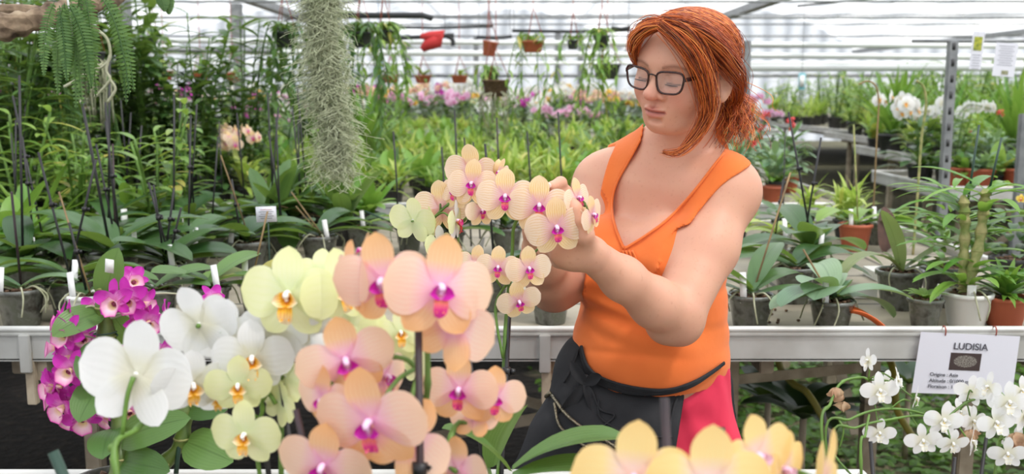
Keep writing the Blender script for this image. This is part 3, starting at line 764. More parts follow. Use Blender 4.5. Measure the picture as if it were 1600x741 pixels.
shm = NB('orange jersey'); shm.b.inputs['Base Color'].default_value = lin((238, 122, 50)); shm.b.inputs['Roughness'].default_value = .85
shm.b.inputs['Specular IOR Level'].default_value = .15; shm.b.inputs['Sheen Weight'].default_value = .15
n1 = shm.noise(5, 4); shm.L(shm.ramp(n1, [(.35, lin((232, 124, 62))), (.7, lin((224, 112, 54)))]), shm.b.inputs['Base Color'])
shm.bump(shm.noise(14, 5), .25, .012)
tank = obj('tank_top', np_mesh('tank_top', Vt-wo, Ft, shm.m), None, woman)
# seam piping along the neckline and strap edges, projected to the shirt surface
def nearest_front(pts, VV, push=.0015):
    out = []
    for p in pts:
        d = unit(p-np.array([0, 0, CAMZ])); o = np.array([0, 0, CAMZ]); r = VV-o; t = r@d; q = np.linalg.norm(r-t[:, None]*d, axis=1)
        m = q < .006
        if not m.any(): m = q < q.min()+.002
        out.append(o+d*(t[m].min()-push))
    return np.array(out)
mb = MB()
for line in (IN_L[1:], IN_R[:-1]):
    q = spline([P(a+(-2 if line[0][0] > 990 else 1), b+3, 1.8) for a, b in line], 40)
    pts = spline(nearest_front(q, Vt, .0004)[::3], 60)
    mb.tube(pts, .0020, 5)
obj('neckline_binding', mb, shm.m, tank)
mb = MB()
for k in range(5):
    x0 = 968+k*5; q = spline([P(x0, 392, 1.78), P(x0+1+k, 402, 1.78), P(x0+2+2*k, 416, 1.78)], 8)
    mb.tube(nearest_front(q, Vt, .0002), np.linspace(.0022, .0004, 8), 5)
obj('gathered_pleat', mb, shm.m, tank)

# ---- red shorts
vs2 = Vox((WB[0]-.30, 1.60, .52), (WB[0]+.30, 2.14, 1.10), .005)
vs2.ell(hipc, (.184, .146, .158), Tf, .05); vs2.ell(P(1016, 600, 1.885), (.152, .125, .08), Tf, .05); vs2.ell(P(1016, 560, 1.885), (.1545, .1295, .1095), Tf, .03)
for s_ in (1, -1):
    hj = hipc+Tf@np.array([s_*.085, 0, -.05]); vs2.cone(hj, [hj[0]-.02*s_, hj[1]-.02, .50], .110, .105, .03)
X, Y, Z = vs2.grid(); vs2.D += (.0028*np.sin(38*X+5*np.sin(Z*17+X*20))*np.sin(23*Z+25*Y+3*np.sin(31*X))).astype(np.float32)
vs2.D = np.maximum(vs2.D, np.maximum(Z-(P(1100, 572, 1.8)[2]), .56-Z).astype(np.float32)+0*X)
v_, f_ = vs2.mesh(); v_ = smooth_mesh(v_, f_, 2)
m_short = plain('raspberry red cotton', (226, 52, 84), .8, col2=(214, 40, 72), ns=9, bump=.3)
shorts = obj('shorts', np_mesh('shorts', v_-wo, f_, m_short), None, woman)

# ---- black waist apron, wrapped round her front and her right side
va = Vox((WB[0]-.34, 1.56, .42), (WB[0]+.30, 2.14, 1.14), .005)
va.ell(hipc, (.200, .160, .170), Tf, .05); va.ell(P(1016, 590, 1.885), (.160, .134, .10), Tf, .05)
va.ell(P(930, 590, 1.86), (.075, .10, .10), Tf, .05); va.cone(P(905, 700, 1.80), P(890, 760, 1.80), .10, .12, .05)
va.ell(P(985, 700, 1.78), (.15, .10, .13), Tf, .05)
hj = hipc+Tf@np.array([.02, .05, -.10]); va.cone(hj, [hj[0]-.03, hj[1], .50], .15, .16, .04)
X, Y, Z = va.grid()
tx = (X-WB[0])*Tf[0, 0]+(Y-WB[1])*Tf[1, 0]; tyy_a = (X-WB[0])*Tf[0, 1]+(Y-WB[1])*Tf[1, 1]
va.D += (.005*np.sin(34*tx+3*np.sin(Z*11))*np.clip((1.0-Z)*4, .15, 1)).astype(np.float32)
# top edge line: dips in front under the belly, rises to her back
tab = [(P(905, 540, 1.8), 0), (P(915, 575, 1.74), 0), (P(940, 598, 1.72), 0), (P(985, 611, 1.68), 0), (P(1040, 613, 1.67), 0), (P(1080, 606, 1.70), 0), (P(1118, 582, 1.78), 0)]
xs_ = [at_x(q[0]) for q in tab][::-1]; zs_ = [q[0][2] for q in tab][::-1]
ztop = np.interp(tx.ravel(), xs_, zs_).reshape(tx.shape)
xe = at_x(P(1050, 640, 1.66)); xe2 = at_x(P(1040, 740, 1.66))
edge = xe+(xe2-xe)*np.clip((P(1066, 640, 1.7)[2]-Z)/.12, 0, 3)
side = edge-tx
belt = ztop-.022-Z            # the tie continues as a narrow band to her left side
pxa, pya = view_px(X, Y, Z); side = np.where(tyy_a > .0, (pxa-(1066-16*(pya-640)/100.))/860., side)
va.D = np.maximum(va.D, np.maximum(np.maximum(Z-ztop, side), .46-Z).astype(np.float32))
v_, f_ = va.mesh(); v_ = smooth_mesh(v_, f_, 2)
m_apr = plain('black canvas', (38, 38, 40), .9, spec=.2, col2=(50, 50, 52), ns=12, bump=.35)
Vap = v_
apron = obj('waist_apron', np_mesh('waist_apron', v_-wo, f_, m_apr), None, woman)
def on_apron(line, n=30, push=.003):
    q = spline([P(a, b, 1.75) for a, b in line], n); return spline(nearest_front(q, Vap, push)[::2], n)
mb = MB(); mb.tube(on_apron([(862,618),(885,648),(915,672),(948,690),(985,715)]), .0032, 6); mb.tube(on_apron([(866,630),(876,668),(915,698),(960,712),(990,735)]), .0028, 6)
m_zip = plain('brass zip', (150, 140, 116), .4, metal=.6, col2=(70, 64, 56), ns=300)
obj('zip', mb, m_zip, apron)
mb = MB(); mb.tube(on_apron([(853,620),(862,612)], 6), .004, 6); mb.tube(on_apron([(918,700),(919,718),(924,728)], 8), .0016, 5)
obj('zip_pull', mb, m_zip, apron)
mb = MB()
for line in ([(912,560),(925,590),(930,600)], ):
    pass
kc = P(913, 598, 1.70)
kc = nearest_front([kc], Vap, .004)[0]
mb.ball(kc, (.014, .010, .016), 10)
for dx, dz, L_, b in ((-.035, -.045, .085, -.6), (.02, -.05, .07, .5), (.03, .02, .05, .9), (-.02, .035, .05, -.9)):
    mb.add(*blade(L_, .011, 'narrow', 8, 4, bend=b, fold=.4, twist=.5), R=frame([dx, -.01, dz], [0, -1, .2]), t=kc+[0, -.008, 0])
obj('tied_bow', mb, m_apr, apron)
mb = MB(); VV = np.vstack([Vt, Vap]); bl = [(908,545),(916,573),(938,594),(985,609),(1040,612),(1082,600),(1118,578),(1138,562)]
for off in (-4, -2, 0, 2, 4, 6):
    q = spline([P(a, b+off*(1 if a < 1030 else .55 if a < 1090 else .25), 1.75) for a, b in bl], 60); mb.tube(spline(nearest_front(q, VV, .002)[::4], 60), np.linspace(.0034, .0024, 60), 6)
obj('apron_tie', mb, m_apr, apron)
mb = MB()
for line in ([(925,610),(938,640),(960,650),(935,672)], [(935,625),(940,655),(990,680),(1060,684)], [(1045,680),(1052,640),(1058,622)], [(905,545),(893,575),(880,600)]):
    mb.tube(on_apron(line, 24, .001), .0022, 5)
obj('pocket_edge', mb, m_apr, apron)

# ---- shoes
mb = MB()
m_shoe = plain('dark shoe', (50, 48, 50), .7)
for an, toe in feet:
    mb = MB(); d = unit(toe-an); d[2] = 0; d = unit(d); c = np.array([(an[0]+toe[0])/2, (an[1]+toe[1])/2, .038])
    mb.ball(c, (.052, .145, .038), 14, R=frame(d, [0, 0, 1])); mb.box(c+[0, 0, -.03], (.09, .27, .014), frame(d, [0, 0, 1]), bev=.006)
    obj('shoe', mb, m_shoe, woman)

# ---- glasses
m_frame = plain('tortoise black frame', (34, 24, 24), .25, col2=(74, 40, 34), ns=120)
mb = MB(); ml = MB()
def lens_pt(s_, a, k=1):
    cx, cz = s_*.0345, .0075; hx, hz = .0252*k, .0198*k; c, s2 = math.cos(a), math.sin(a); q = 1/(abs(c)**3.6+abs(s2)**3.6)**(1/3.6)
    x = hx*c*q; z = hz*s2*q; x *= 1+.13*(z/hz); z += .0015*(x*s_/hx)
    X_ = cx+x; return hp(X_, .1105-.9*(abs(X_)-.01)**2*3.2-.10*(z-.0)*0+.0, cz+z)
for s_ in (-1, 1):
    ring = [lens_pt(s_, a) for a in np.linspace(0, 2*math.pi, 33)[:-1]]
    ring.append(ring[0]); ring.append(ring[1]); mb.tube(ring, .0019, 6, cap=False)
    c0 = sum(lens_pt(s_, a, .98) for a in np.linspace(0, 2*math.pi, 33)[:-1])/32
    v_ = [c0]+[lens_pt(s_, a, .98) for a in np.linspace(0, 2*math.pi, 33)[:-1]]
    ml.add(v_, [(0, 1+i, 1+(i+1) % 32) for i in range(32)])
    x0 = s_*.0615; y0 = .1105-.9*(.0515)**2*3.2
    arm = [hp(s_*.0600, y0+.001, .016), hp(s_*.0650, y0-.004, .0165), hp(s_*.0715, .070, .0165), hp(s_*.0765, .02, .020), hp(s_*.0780, -.005, .018), hp(s_*.0760, -.024, .002)]
    a_ = spline(arm, 24); 
    for dz in (-.0022, -.0008, .0008, .0022): mb.tube(a_+Rh@np.array([0, 0, dz]), .0014, 5)
mb.tube([hp(-.008, .1105, .016), hp(-.004, .1125, .019), hp(.004, .1125, .019), hp(.008, .1105, .016)], .0015, 6)
gl = obj('glasses', mb, m_frame, woman)
kl = NB('clear lens'); kl.b.inputs['Roughness'].default_value = .03; kl.b.inputs['Alpha'].default_value = .10; kl.b.inputs['Base Color'].default_value = (.9, .9, .9, 1)
obj('lens', ml, kl.m, gl)

# ---- lashes and lid creases
mb = MB()
Vface = Vb[(loc[:, 1] > .04)]
for s_ in (-1, 1):
    for (z0, kz, r_, x0, x1) in ((.0008, 9, .0011, .019, .0465),):
        q = nearest_front([hp(s_*x, .10, z0+kz*(x-.032)**2*.5) for x in np.linspace(x0, x1, 12)], Vface, .0004); q = spline(q, 24); mb.tube(q, r_*np.sin(np.linspace(.25, 2.9, 24)), 5)
    for x in np.linspace(.022, .046, 12):
        a = nearest_front([hp(s_*x, .10, .0008+4.5*(x-.032)**2)], Vface, .0004)[0]; mb.tube([a, a+Rh@np.array([s_*(x-.030)*.08, .0018, -.0016])*HS], [.00035, .00012], 4)
obj('eyelashes', mb, plain('dark lashes', (64, 42, 38), .6), body, kind='stuff')
# ---- finger nails
m_nail = plain('fingernail', (244, 208, 196), .25)
mb = MB()
for (px, py, Yv, dx, dz) in ((855, 290, 1.517, -.8, -.5),):
    mb.ball(P(px, py, Yv), (.0052, .0016, .0066), 10, R=frame([0, -1, .1], [1, 0, 0])@np.eye(3))
obj('fingernail', mb, m_nail, woman)

# ---- hair
m_hair = NB('auburn orange hair'); g_ = m_hair.node('ShaderNodeNewGeometry')
m_hair.L(m_hair.ramp(g_.outputs['Random Per Island'], [(0, lin((92, 40, 24))), (.3, lin((168, 74, 34))), (.65, lin((214, 106, 44))), (1, lin((240, 152, 74)))]), m_hair.b.inputs['Base Color'])
m_hair.b.inputs['Roughness'].default_value = .42; m_hair.b.inputs['Specular IOR Level'].default_value = .5
vh = Vox(Hc-.17, Hc+.17, .003)
HA = np.array([.082, .104, .073]); HCN = np.array([0, -.008, .042])
vh.ell(hp(*HCN), HA*HS*.985, Rh, .01)
vh.ell(hp(0, -.072, -.005), np.array((.060, .045, .060))*HS, Rh, .04)
vh.ell(hp(0, -.112, -.062), np.array((.030, .026, .040))*HS, Rh, .03)
Xg, Yg, Zg = vh.grid()
lx = ((Xg-Hc[0])*Rh[0, 0]+(Yg-Hc[1])*Rh[1, 0]+(Zg-Hc[2])*Rh[2, 0])/HS; ly = ((Xg-Hc[0])*Rh[0, 1]+(Yg-Hc[1])*Rh[1, 1]+(Zg-Hc[2])*Rh[2, 1])/HS; lz = ((Xg-Hc[0])*Rh[0, 2]+(Yg-Hc[1])*Rh[1, 2]+(Zg-Hc[2])*Rh[2, 2])/HS
# face opening: an arch from temple to temple
ax_ = np.abs(lx); hair_edge = .090-np.clip((ax_-.012)/.058, 0, 1)**1.6*.10
cutf = np.minimum(ly-.012-.02*np.clip(lz/.1, 0, 1), hair_edge-lz)
ears = -.018-lz; cutf = np.maximum(cutf, np.minimum(ly+.045, ears+.01)); cutf = np.maximum(cutf, .034-np.sqrt((ly+.006)**2+(lz+.016)**2)-np.where(lx < -.03, 0, 9))
vh.D = np.maximum(vh.D, cutf.astype(np.float32)*.8)
v_, f_ = vh.mesh(); v_ = smooth_mesh(v_, f_, 3)
m_cap = plain('dark auburn roots', (112, 50, 30), .6, col2=(140, 64, 34), ns=60, bump=.5)
hair = obj('hair', np_mesh('hair', v_-wo, f_, m_cap), None, woman)
def qd(r, m, e, t): return unit((1-t)**2*r+2*t*(1-t)*m+t*t*e)
mb = MB(); hr = random.Random(3)
for i in range(4400):
    s_ = -1 if i % 3 else 1                       # -1 : her left = the side facing the camera
    q = hr.random()
    root = np.array([.010+hr.gauss(0, .004), .088-.155*q, .102-.02*q+.03*math.sin(q*3)-.045*max(0, q-.6)]) -HCN
    root = unit(root/HA)
    mid = unit(np.array([s_*1.25, .50-.9*q+hr.gauss(0, .10), .30+hr.gauss(0, .14)]))
    end = unit(np.array([s_*.25*hr.random(), -1, -1.05+hr.gauss(0, .08)]))
    if q < .10: mid = unit(np.array([s_*1.15, .72, .42+hr.gauss(0, .06)]))
    pts = []; lift = 1.0+hr.random()*.035; ph = hr.random()*6
    for t in np.linspace(0, 1, 13):
        d = qd(root, mid, end, t); rr = lift+.012*math.sin(ph+7*t)+.03*math.sin(math.pi*t)
        p = HCN+d*HA*rr
        pts.append(hp(*p))
    lp = (np.array(pts)-Hc)@Rh/HS
    if s_ < 0 and ((np.abs(lp[:, 1]+.004) < .024) & (np.abs(lp[:, 2]+.016) < .030) & (lp[:, 0] < -.05)).any(): continue
    if hr.random() < .12:   # flyaways
        k0 = hr.randint(4, 9); o = np.array([hr.gauss(0, .008) for _ in range(3)]); 
        for k in range(k0, 13): pts[k] = pts[k]+o*(k-k0)/5
    mb.tube(pts, np.linspace(.00065, .0004, 13)*hr.uniform(.6, 1.3), 3, cap=False)
# locks laid from the parting across the forehead to the temple and down the cheek
def lock(line, n, spread, r=.00075, seed=1, tipspread=1):
    h2 = random.Random(seed); base = [P(*q) for q in line]
    for i in range(int(n*1.6)):
        o = np.array([h2.gauss(0, 1), h2.gauss(0, .8), h2.gauss(0, 1)])*spread; q = []
        for k, b in enumerate(base):
            tt = k/(len(base)-1); q.append(b+o*(.35+.9*math.sin(math.pi*min(1, tt*.9+.1)))*(1 if tt < .8 else tipspread)+np.array([h2.gauss(0, .0012) for _ in range(3)]))
        mb.tube(spline(q, 20), np.linspace(r, r*.35, 20)*h2.uniform(.6, 1.3), 3, cap=False)
lock([(1036,40,1.655),(1062,62,1.645),(1088,96,1.65),(1104,138,1.665),(1108,172,1.68),(1093,205,1.685),(1066,236,1.68)], 110, .0060, seed=11)
lock([(1036,38,1.66),(1070,55,1.65),(1096,92,1.652),(1107,138,1.665),(1106,176,1.68),(1090,208,1.69),(1072,228,1.69)], 90, .0065, seed=12)
lock([(1036,36,1.665),(1075,44,1.66),(1112,70,1.665),(1136,98,1.69),(1152,122,1.74),(1152,152,1.80),(1136,178,1.84)], 120, .0085, seed=13)
lock([(1112,150,1.675),(1108,178,1.68),(1088,212,1.68),(1062,238,1.67),(1036,238,1.665)], 34, .0040, seed=14)
lock([(1036,38,1.66),(1015,42,1.68),(998,55,1.70),(990,72,1.715),(992,90,1.735),(998,105,1.76)], 120, .0042, seed=15)
lock([(1040,34,1.665),(1018,34,1.69),(998,48,1.72),(989,64,1.74),(994,84,1.77)], 70, .0050, seed=16)
# ponytail: loose curls below the nape
for i in range(800):
    b0 = hp(hr.gauss(-.004, .012), -.105+hr.gauss(0, .010), -.050+hr.gauss(0, .012)); ang = hr.uniform(-1, 1); L_ = hr.uniform(.05, .115)
    dirv = np.array([.10+.5*ang, hr.gauss(-.1, .35), -1]); cur = hr.uniform(1.2, 4); ph = hr.random()*6; q = []
    for t in np.linspace(0, 1, 12):
        q.append(b0+unit(dirv)*L_*t+np.array([math.sin(ph+cur*t*2)-math.sin(ph), math.cos(ph+cur*t*2)-math.cos(ph), .4*math.sin(ph*2+3*t)])*.012*t**.6+np.array([.03*math.sin(2.4*t)*(.5+ang*.5), 0, 0]))
    mb.tube(q, np.linspace(.0008, .0004, 12), 3, cap=False)
obj('hair_strands', mb, m_hair.m, hair)
# ------------------------------------------------------------------ orchid flowers (unit width, facing +Z, up +Y)
def phal_meshes(nm, pm, sm, lm, side, colm, seed, closed=0, nu=10, nv=6, lipscale=1, wp=.27, ws=.168):
    r = random.Random(seed); mb = MB()
    def put(ang, L_, W_, prof, a0, bend, mat, z, cup, ruf):
        a = math.radians(ang); R = rot('Z', ang-90)
        v, f, uv = blade(L_, W_, prof, nu, nv, a0=a0, bend=bend, bp=1.2, fold=0, cup=cup, ruf=ruf, ph=r.random()*6)
        mb.add(v, f, uv, mat, R, [0, 0, z])
    c = closed
    for sx, an in ((1, 4), (-1, 176)): put(an+r.uniform(-4, 4), .52, wp, 'petal', .10+c, -.35+r.uniform(-.1, .1)-c*.3, 0, .004, -.05, .035)
    put(90+r.uniform(-4, 4), .50, ws, 'sepal', .06+c, -.22+r.uniform(-.15, .1), 1, -.004, .12, .02)
    for sx, an in ((1, -52), (-1, -128)): put(an+r.uniform(-4, 4), .47, ws*.97, 'sepal', .05+c, -.25+r.uniform(-.1, .1), 1, -.012, .10, .02)
    me = mb.mesh(nm+'_petals', [pm, sm])
    lb = MB(); s = lipscale
    # mid lobe: projects forward, then down, anchor shaped
    v, f, uv = blade(.32*s, .080*s, 'sepal', 8, 4, a0=1.15, bend=-1.9, fold=.35, ruf=.05); lb.add(v, f, uv, 0, rot('Z', 180), [0, -.02, .01])
    for sx in (-1, 1):
        v, f, uv = blade(.19*s, .078*s, 'oval', 6, 4, a0=1.0, bend=-.5, fold=.3, cup=.3); lb.add(v, f, uv, 1, rot('Z', 180+sx*78), [0, -.02, .012])
        v, f, uv = blade(.10*s, .012*s, 'narrow', 4, 2, a0=.3, bend=1.6); lb.add(v, f, uv, 0, rot('Z', 180+sx*35), [sx*.02*s, -.20*s, .10*s])
    lm_ = lb.mesh(nm+'_lip', [lm, side])
    cb = MB(); cb.tube([(0, .01, 0), (0, .03, .05), (0, .015, .10), (0, -.005, .12)], [.026, .034, .036, .022], 8)
    cb.ball((0, -.035, .075), (.02, .018, .02), 8)
    cm = cb.mesh(nm+'_column', [colm]); return me, lm_, cm
FL = {}
def deff(key, name, *a, n=3, **k): FL[key] = (name, [phal_meshes(key, *a, seed=i*7+3, **k) for i in range(n)])
deff('peach', 'flower', M['p_peach'], M['p_peach_sep'], M['l_magenta'], M['l_side'], M['col_pink'], n=4, lipscale=.78)
deff('coral', 'flower', M['p_coral'], M['p_coral_sep'], M['l_magenta'], M['l_side'], M['col_pink'], n=4, lipscale=.88)
deff('apricot', 'flower', M['p_apricot'], M['p_apricot'], M['l_white'], M['p_pink'], M['col_pink'], n=3, closed=.12)
deff('white', 'flower', M['p_white'], M['p_white'], M['l_yellow'], M['l_yellow'], M['col_white'], n=3)
deff('small_white', 'flower', M['p_white'], M['p_white'], M['l_white'], M['p_white'], M['col_white'], n=4, lipscale=1.1, wp=.205, ws=.125, closed=.08)
deff('cream', 'flower', M['p_cream'], M['p_cream'], M['l_yellow'], M['l_yellow'], M['col_white'], n=3)
deff('whitepink', 'flower', M['p_cream'], M['p_white'], M['p_red'], M['l_magenta'], M['col_pink'], n=2)
deff('pink', 'flower', M['p_pink'], M['p_pink'], M['l_magenta'], M['l_side'], M['col_pink'], n=2, nu=6, nv=4)
deff('mag', 'flower', M['p_magenta'], M['p_magenta'], M['l_side'], M['l_side'], M['col_pink'], n=2, nu=6, nv=4)
deff('yellow', 'flower', M['p_yellow'], M['p_yellow'], M['p_red'], M['l_yellow'], M['col_white'], n=2, nu=6, nv=4)
def put_flower(parent, key, pos, width, yaw=0, pitch=0, roll=0, var=None):
    nm, vs_ = FL[key]; i = rnd.randrange(len(vs_)) if var is None else var % len(vs_); me, lp, cm = vs_[i]
    o = obj(nm, me, None, parent, loc=np.asarray(pos)-wloc(parent), R=face_frame(yaw, pitch, roll), sc=width)
    for n_, m_ in (('lip', lp), ('column', cm)):
        c = bpy.data.objects.new(n_, m_); C.objects.link(c); c.parent = o
    return o
def bud(parent, pos, size, mat, d=(0, 0, -1)):
    mb = MB(); p = np.asarray(pos); R = frame(unit(d), [0, -1, .1])
    n = 10; prof = [(0.02, -1), (.45, -.75), (.62, -.25), (.60, .2), (.40, .7), (.03, 1)]
    mb.lathe([(a*size*.55, b*size*.6) for a, b in prof], 10, R=R@rot('X', -90), t=p)
    return obj('bud', mb, mat, parent)

# ---- pots and leaves
def pot_mb(r, h, rb=None, lip=.006, n=24, thick=.003):
    rb = rb or r*.74; mb = MB()
    mb.lathe([(.001, 0), (rb*.96, 0), (rb, .004), (rb+(r-rb)*.85, h*.86), (r-.001, h*.86+.001), (r+lip*.5, h*.87), (r+lip*.5, h-.002), (r, h), (r-thick, h), (r-thick-.001, h*.9), (rb-thick, .01), (.001, .008)], n)
    return mb
def soil_mb(r, h, seed=0):
    mb = MB(); n = 18; rr = random.Random(seed); V_ = [(0, 0, h+.004)]
    for k in (1, 2, 3):
        for i in range(n): a = 2*math.pi*i/n; V_.append((r*k/3*math.cos(a), r*k/3*math.sin(a), h+rr.uniform(-.004, .006)*(k < 3)))
    f = [(0, 1+i, 1+(i+1) % n) for i in range(n)]+[(1+k*n+i, 1+(k+1)*n+i, 1+(k+1)*n+(i+1) % n, 1+k*n+(i+1) % n) for k in (0, 1) for i in range(n)]
    mb.add(V_, f)
    for _ in range(14):
        a = rr.random()*6.28; q = rr.random()**.5*r*.8; mb.box((q*math.cos(a), q*math.sin(a), h+.006), (rr.uniform(.006, .016), .007, .006), rot('Z', rr.uniform(0, 180))@rot('X', rr.uniform(-30, 30)))
    return mb
def potted(name, label, cat, base, r, h, mat, group=None, seed=0, rb=None):
    t = thing(name, label, cat, base, group); x = np.asarray(base, float)
    mb = pot_mb(r, h, rb); V_ = [v+x for v in mb.v]; mb.v = V_; obj('pot', mb, mat, t)
    s = soil_mb(r*.93, h*.90, seed); s.v = [v+x for v in s.v]; obj('soil', s, M['soil'], t); return t
def leaf(parent, base, d, L_, W_, mat='leaf', bend=-1.0, prof='phal', a0=.0, fold=.22, nu=12, nv=6, up=(0, 0, 1), twist=0, bp=1.2, label=None, name='leaf'):
    mb = MB(); v, f, uv = blade(L_, W_, prof, nu, nv, a0=0, bend=bend, bp=bp, fold=fold, twist=twist); mb.add(v, f, uv, 0, frame(d, up), base)
    return obj(name, mb, M[mat] if isinstance(mat, str) else mat, parent, label=label)
def stake(parent, a, b, r=.003, mat='stake', name='stake', clips=0):
    mb = MB(); mb.tube([a, b], r, 8); o = obj(name, mb, M[mat], parent)
    for i in range(clips):
        p = np.asarray(a)+(np.asarray(b)-np.asarray(a))*(.35+.5*(i+1)/(clips+1)); c = MB(); c.tube([p+[0, 0, -.006], p+[0, 0, .006]], r*2.1, 8); c.box(p+[r*3, 0, 0], (.008, .006, .008), bev=.001)
        obj('clip', c, M['clip'], o)
    return o
def stem(parent, pts, r=.0024, mat='stem', r2=None, name='flower_stalk', n=40, nodes=True):
    q = spline(pts, n); rr = np.linspace(r, r2 or r*.7, n)
    if nodes: rr = rr*(1+.35*(np.sin(np.arange(n)*1.1) > .93))
    mb = MB(); mb.tube(q, rr, 8); return obj(name, mb, M[mat], parent), q
def pedicel(parent, a, b, r=.0013, mat='stem', sag=.01):
    a, b = np.asarray(a, float), np.asarray(b, float); m = (a+b)/2+[0, 0, sag]; mb = MB(); mb.tube(spline([a, m, b], 8), np.linspace(r, r*1.2, 8), 6); return obj('pedicel', mb, M[mat], parent)
def nearest(q, p): return q[np.argmin(((q-p)**2).sum(1))]
def flowers_on(parent, key, fl, q, pr=.0013, mat='stem', maxd=.12):
    """fl rows: px, py, Y, width in px, yaw, pitch, roll"""
    for row in fl:
        px, py, Y, w = row[:4]; yaw, pitch, roll = (list(row[4:7])+[0, 0, 0])[:3]; k = row[7] if len(row) > 7 else key
        p = P(px, py, Y); put_flower(parent, k, p, w/F*Y*1.06, yaw, pitch, roll)
        back = p-face_frame(yaw, pitch)[:, 2]*.004
        if q is not None:
            s = nearest(q, p-face_frame(yaw, pitch)[:, 2]*.03)
            if np.linalg.norm(s-p) < maxd: pedicel(parent, s, back, pr, mat)

# ---------------------------------------------------------------- peach orchid held by the woman (in focus)
def Z(p, dz): return p+np.array([0, 0, dz])
T1 = potted('phalaenopsis_orchid', 'veined peach orchid in sharp focus, whose right hand spray the woman holds', 'orchid', Z(P(775, 741, 1.27)*[1, 1, 0], .874), .055, .095, M['potclear'])
o1 = wloc(T1)+[0, 0, .09]
stake(T1, o1+[.006, .01, 0], P(797, 470, 1.50), .0030, clips=1); stake(T1, o1+[-.012, .005, 0], P(706, 340, 1.52), .0034, clips=2)
_, qa = stem(T1, [o1, P(786, 640, 1.40), P(789, 520, 1.45), P(800, 400, 1.475), P(803, 355, 1.475), P(820, 332, 1.475), P(856, 318, 1.48), P(888, 312, 1.47), P(915, 322, 1.46)], .0030)
flowers_on(T1, 'peach', [(790,308,1.452,88,-6,4,0), (842,322,1.445,92,2,0,-2), (869,356,1.432,94,10,-4,6), (902,310,1.455,64,52,8,8), (925,336,1.440,62,58,0,20), (782,270,1.485,44,-60,15,0)], qa)
_, qb = stem(T1, [P(786, 560, 1.43), P(776, 505, 1.44), P(776, 470, 1.45), P(795, 440, 1.45), P(835, 395, 1.45), P(858, 372, 1.45)], .0022, n=24)
stem(T1, [P(893, 312, 1.46), P(908, 345, 1.445), P(918, 362, 1.44)], .0022, 'stem', n=12); mb = MB()
flowers_on(T1, 'peach', [(778,418,1.43,66,0,0,-4), (826,420,1.425,70,14,0,6), (811,471,1.42,68,12,-18,14), (742,412,1.445,58,18,0,-10)], qb)
_, qc = stem(T1, [o1, P(735, 620, 1.42), P(728, 500, 1.48), P(718, 410, 1.50), P(716, 360, 1.505), P(735, 332, 1.505), P(728, 312, 1.505), P(700, 320, 1.51), P(668, 352, 1.51), P(650, 372, 1.51)], .0028)
flowers_on(T1, 'peach', [(738,288,1.485,76,-14,6,0), (737,268,1.515,84,160,10,0), (690,326,1.52,88,165,8,0), (752,330,1.475,52,30,0,0), (712,300,1.50,60,-40,10,0)], qc)
flowers_on(T1, 'peach', [(712,346,1.485,66,76,0,0,'whitepink'), (645,345,1.50,76,158,10,8,'cream'), (672,352,1.51,60,110,0,0,'cream'), (686,382,1.49,58,52,4,0,'whitepink'), (702,398,1.50,60,70,-6,0)], qc)
bud(T1, P(778, 262, 1.50), .022, M['p_peach_sep'], (.1, 0, 1)); bud(T1, P(849, 300, 1.47), .016, M['p_peach_sep'], (.2, 0, 1))
for (px, py, Y, tx_, tz, L_, W_) in ((800, 735, 1.16, .10, .02, .15, .034), (795, 735, 1.20, -.06, .03, .11, .028), (800, 745, 1.13, .13, -.01, .14, .03), (770, 730, 1.3, .02, .06, .12, .03)):
    leaf(T1, P(px, py, Y), (tx_, -.02, tz+.06), L_, W_, 'leaf', -.7)

# ---------------------------------------------------------------- blurred coral orchid, nearest in the middle
T2 = potted('phalaenopsis_orchid', 'large pink and orange orchid closest to the lens at bottom centre, thoroughly out of focus', 'orchid', (P(640, 741, .80)[0], .78, .874), .06, .10, M['potclear'], seed=3)
o2 = wloc(T2)+[0, 0, .09]
stake(T2, o2+[.01, .01, 0], P(653, 478, .86), .0034, 'stake_purple', clips=1); stake(T2, o2+[-.04, .02, 0], P(462, 640, .86), .0030, 'stake_purple')
_, q = stem(T2, [o2, P(660, 700, .88), P(668, 600, .89), P(664, 520, .90), P(640, 470, .90), P(590, 450, .90), P(540, 470, .89)], .0032)
flowers_on(T2, 'coral', [(598,440,.86,152,-8,-6,6), (686,452,.85,168,20,6,-8), (548,436,.88,120,-58,0,0), (566,392,.90,60,-80,20,0), (708,508,.87,150,150,-10,20)], q, .002)
_, q = stem(T2, [P(655, 580, .88), P(630, 560, .88), P(580, 560, .88), P(520, 580, .87)], .0026, n=16)
flowers_on(T2, 'coral', [(540,562,.86,150,16,-14,16), (508,625,.855,112,-34,-8,0), (580,660,.82,182,-16,-12,8), (636,690,.84,150,165,-12,30), (506,728,.83,150,-14,-14,-10), (600,590,.9,110,60,0,0)], q, .002)
_, q = stem(T2, [o2, P(700, 700, .93), P(738, 660, .95), P(760, 610, .95)], .0028, n=20)
flowers_on(T2, 'coral', [(718,610,.93,118,-10,0,0), (772,622,.94,100,12,0,-5), (716,735,.88,110,150,0,0), (742,650,.95,80,160,-30,0)], q, .002)
for (px, tx_, L_) in ((560, -.08, .13), (700, .07, .12), (620, -.01, .10)): leaf(T2, P(px+20, 830, .86), (tx_, -.02, .04), L_, .03, 'leaf_dark', -.8)

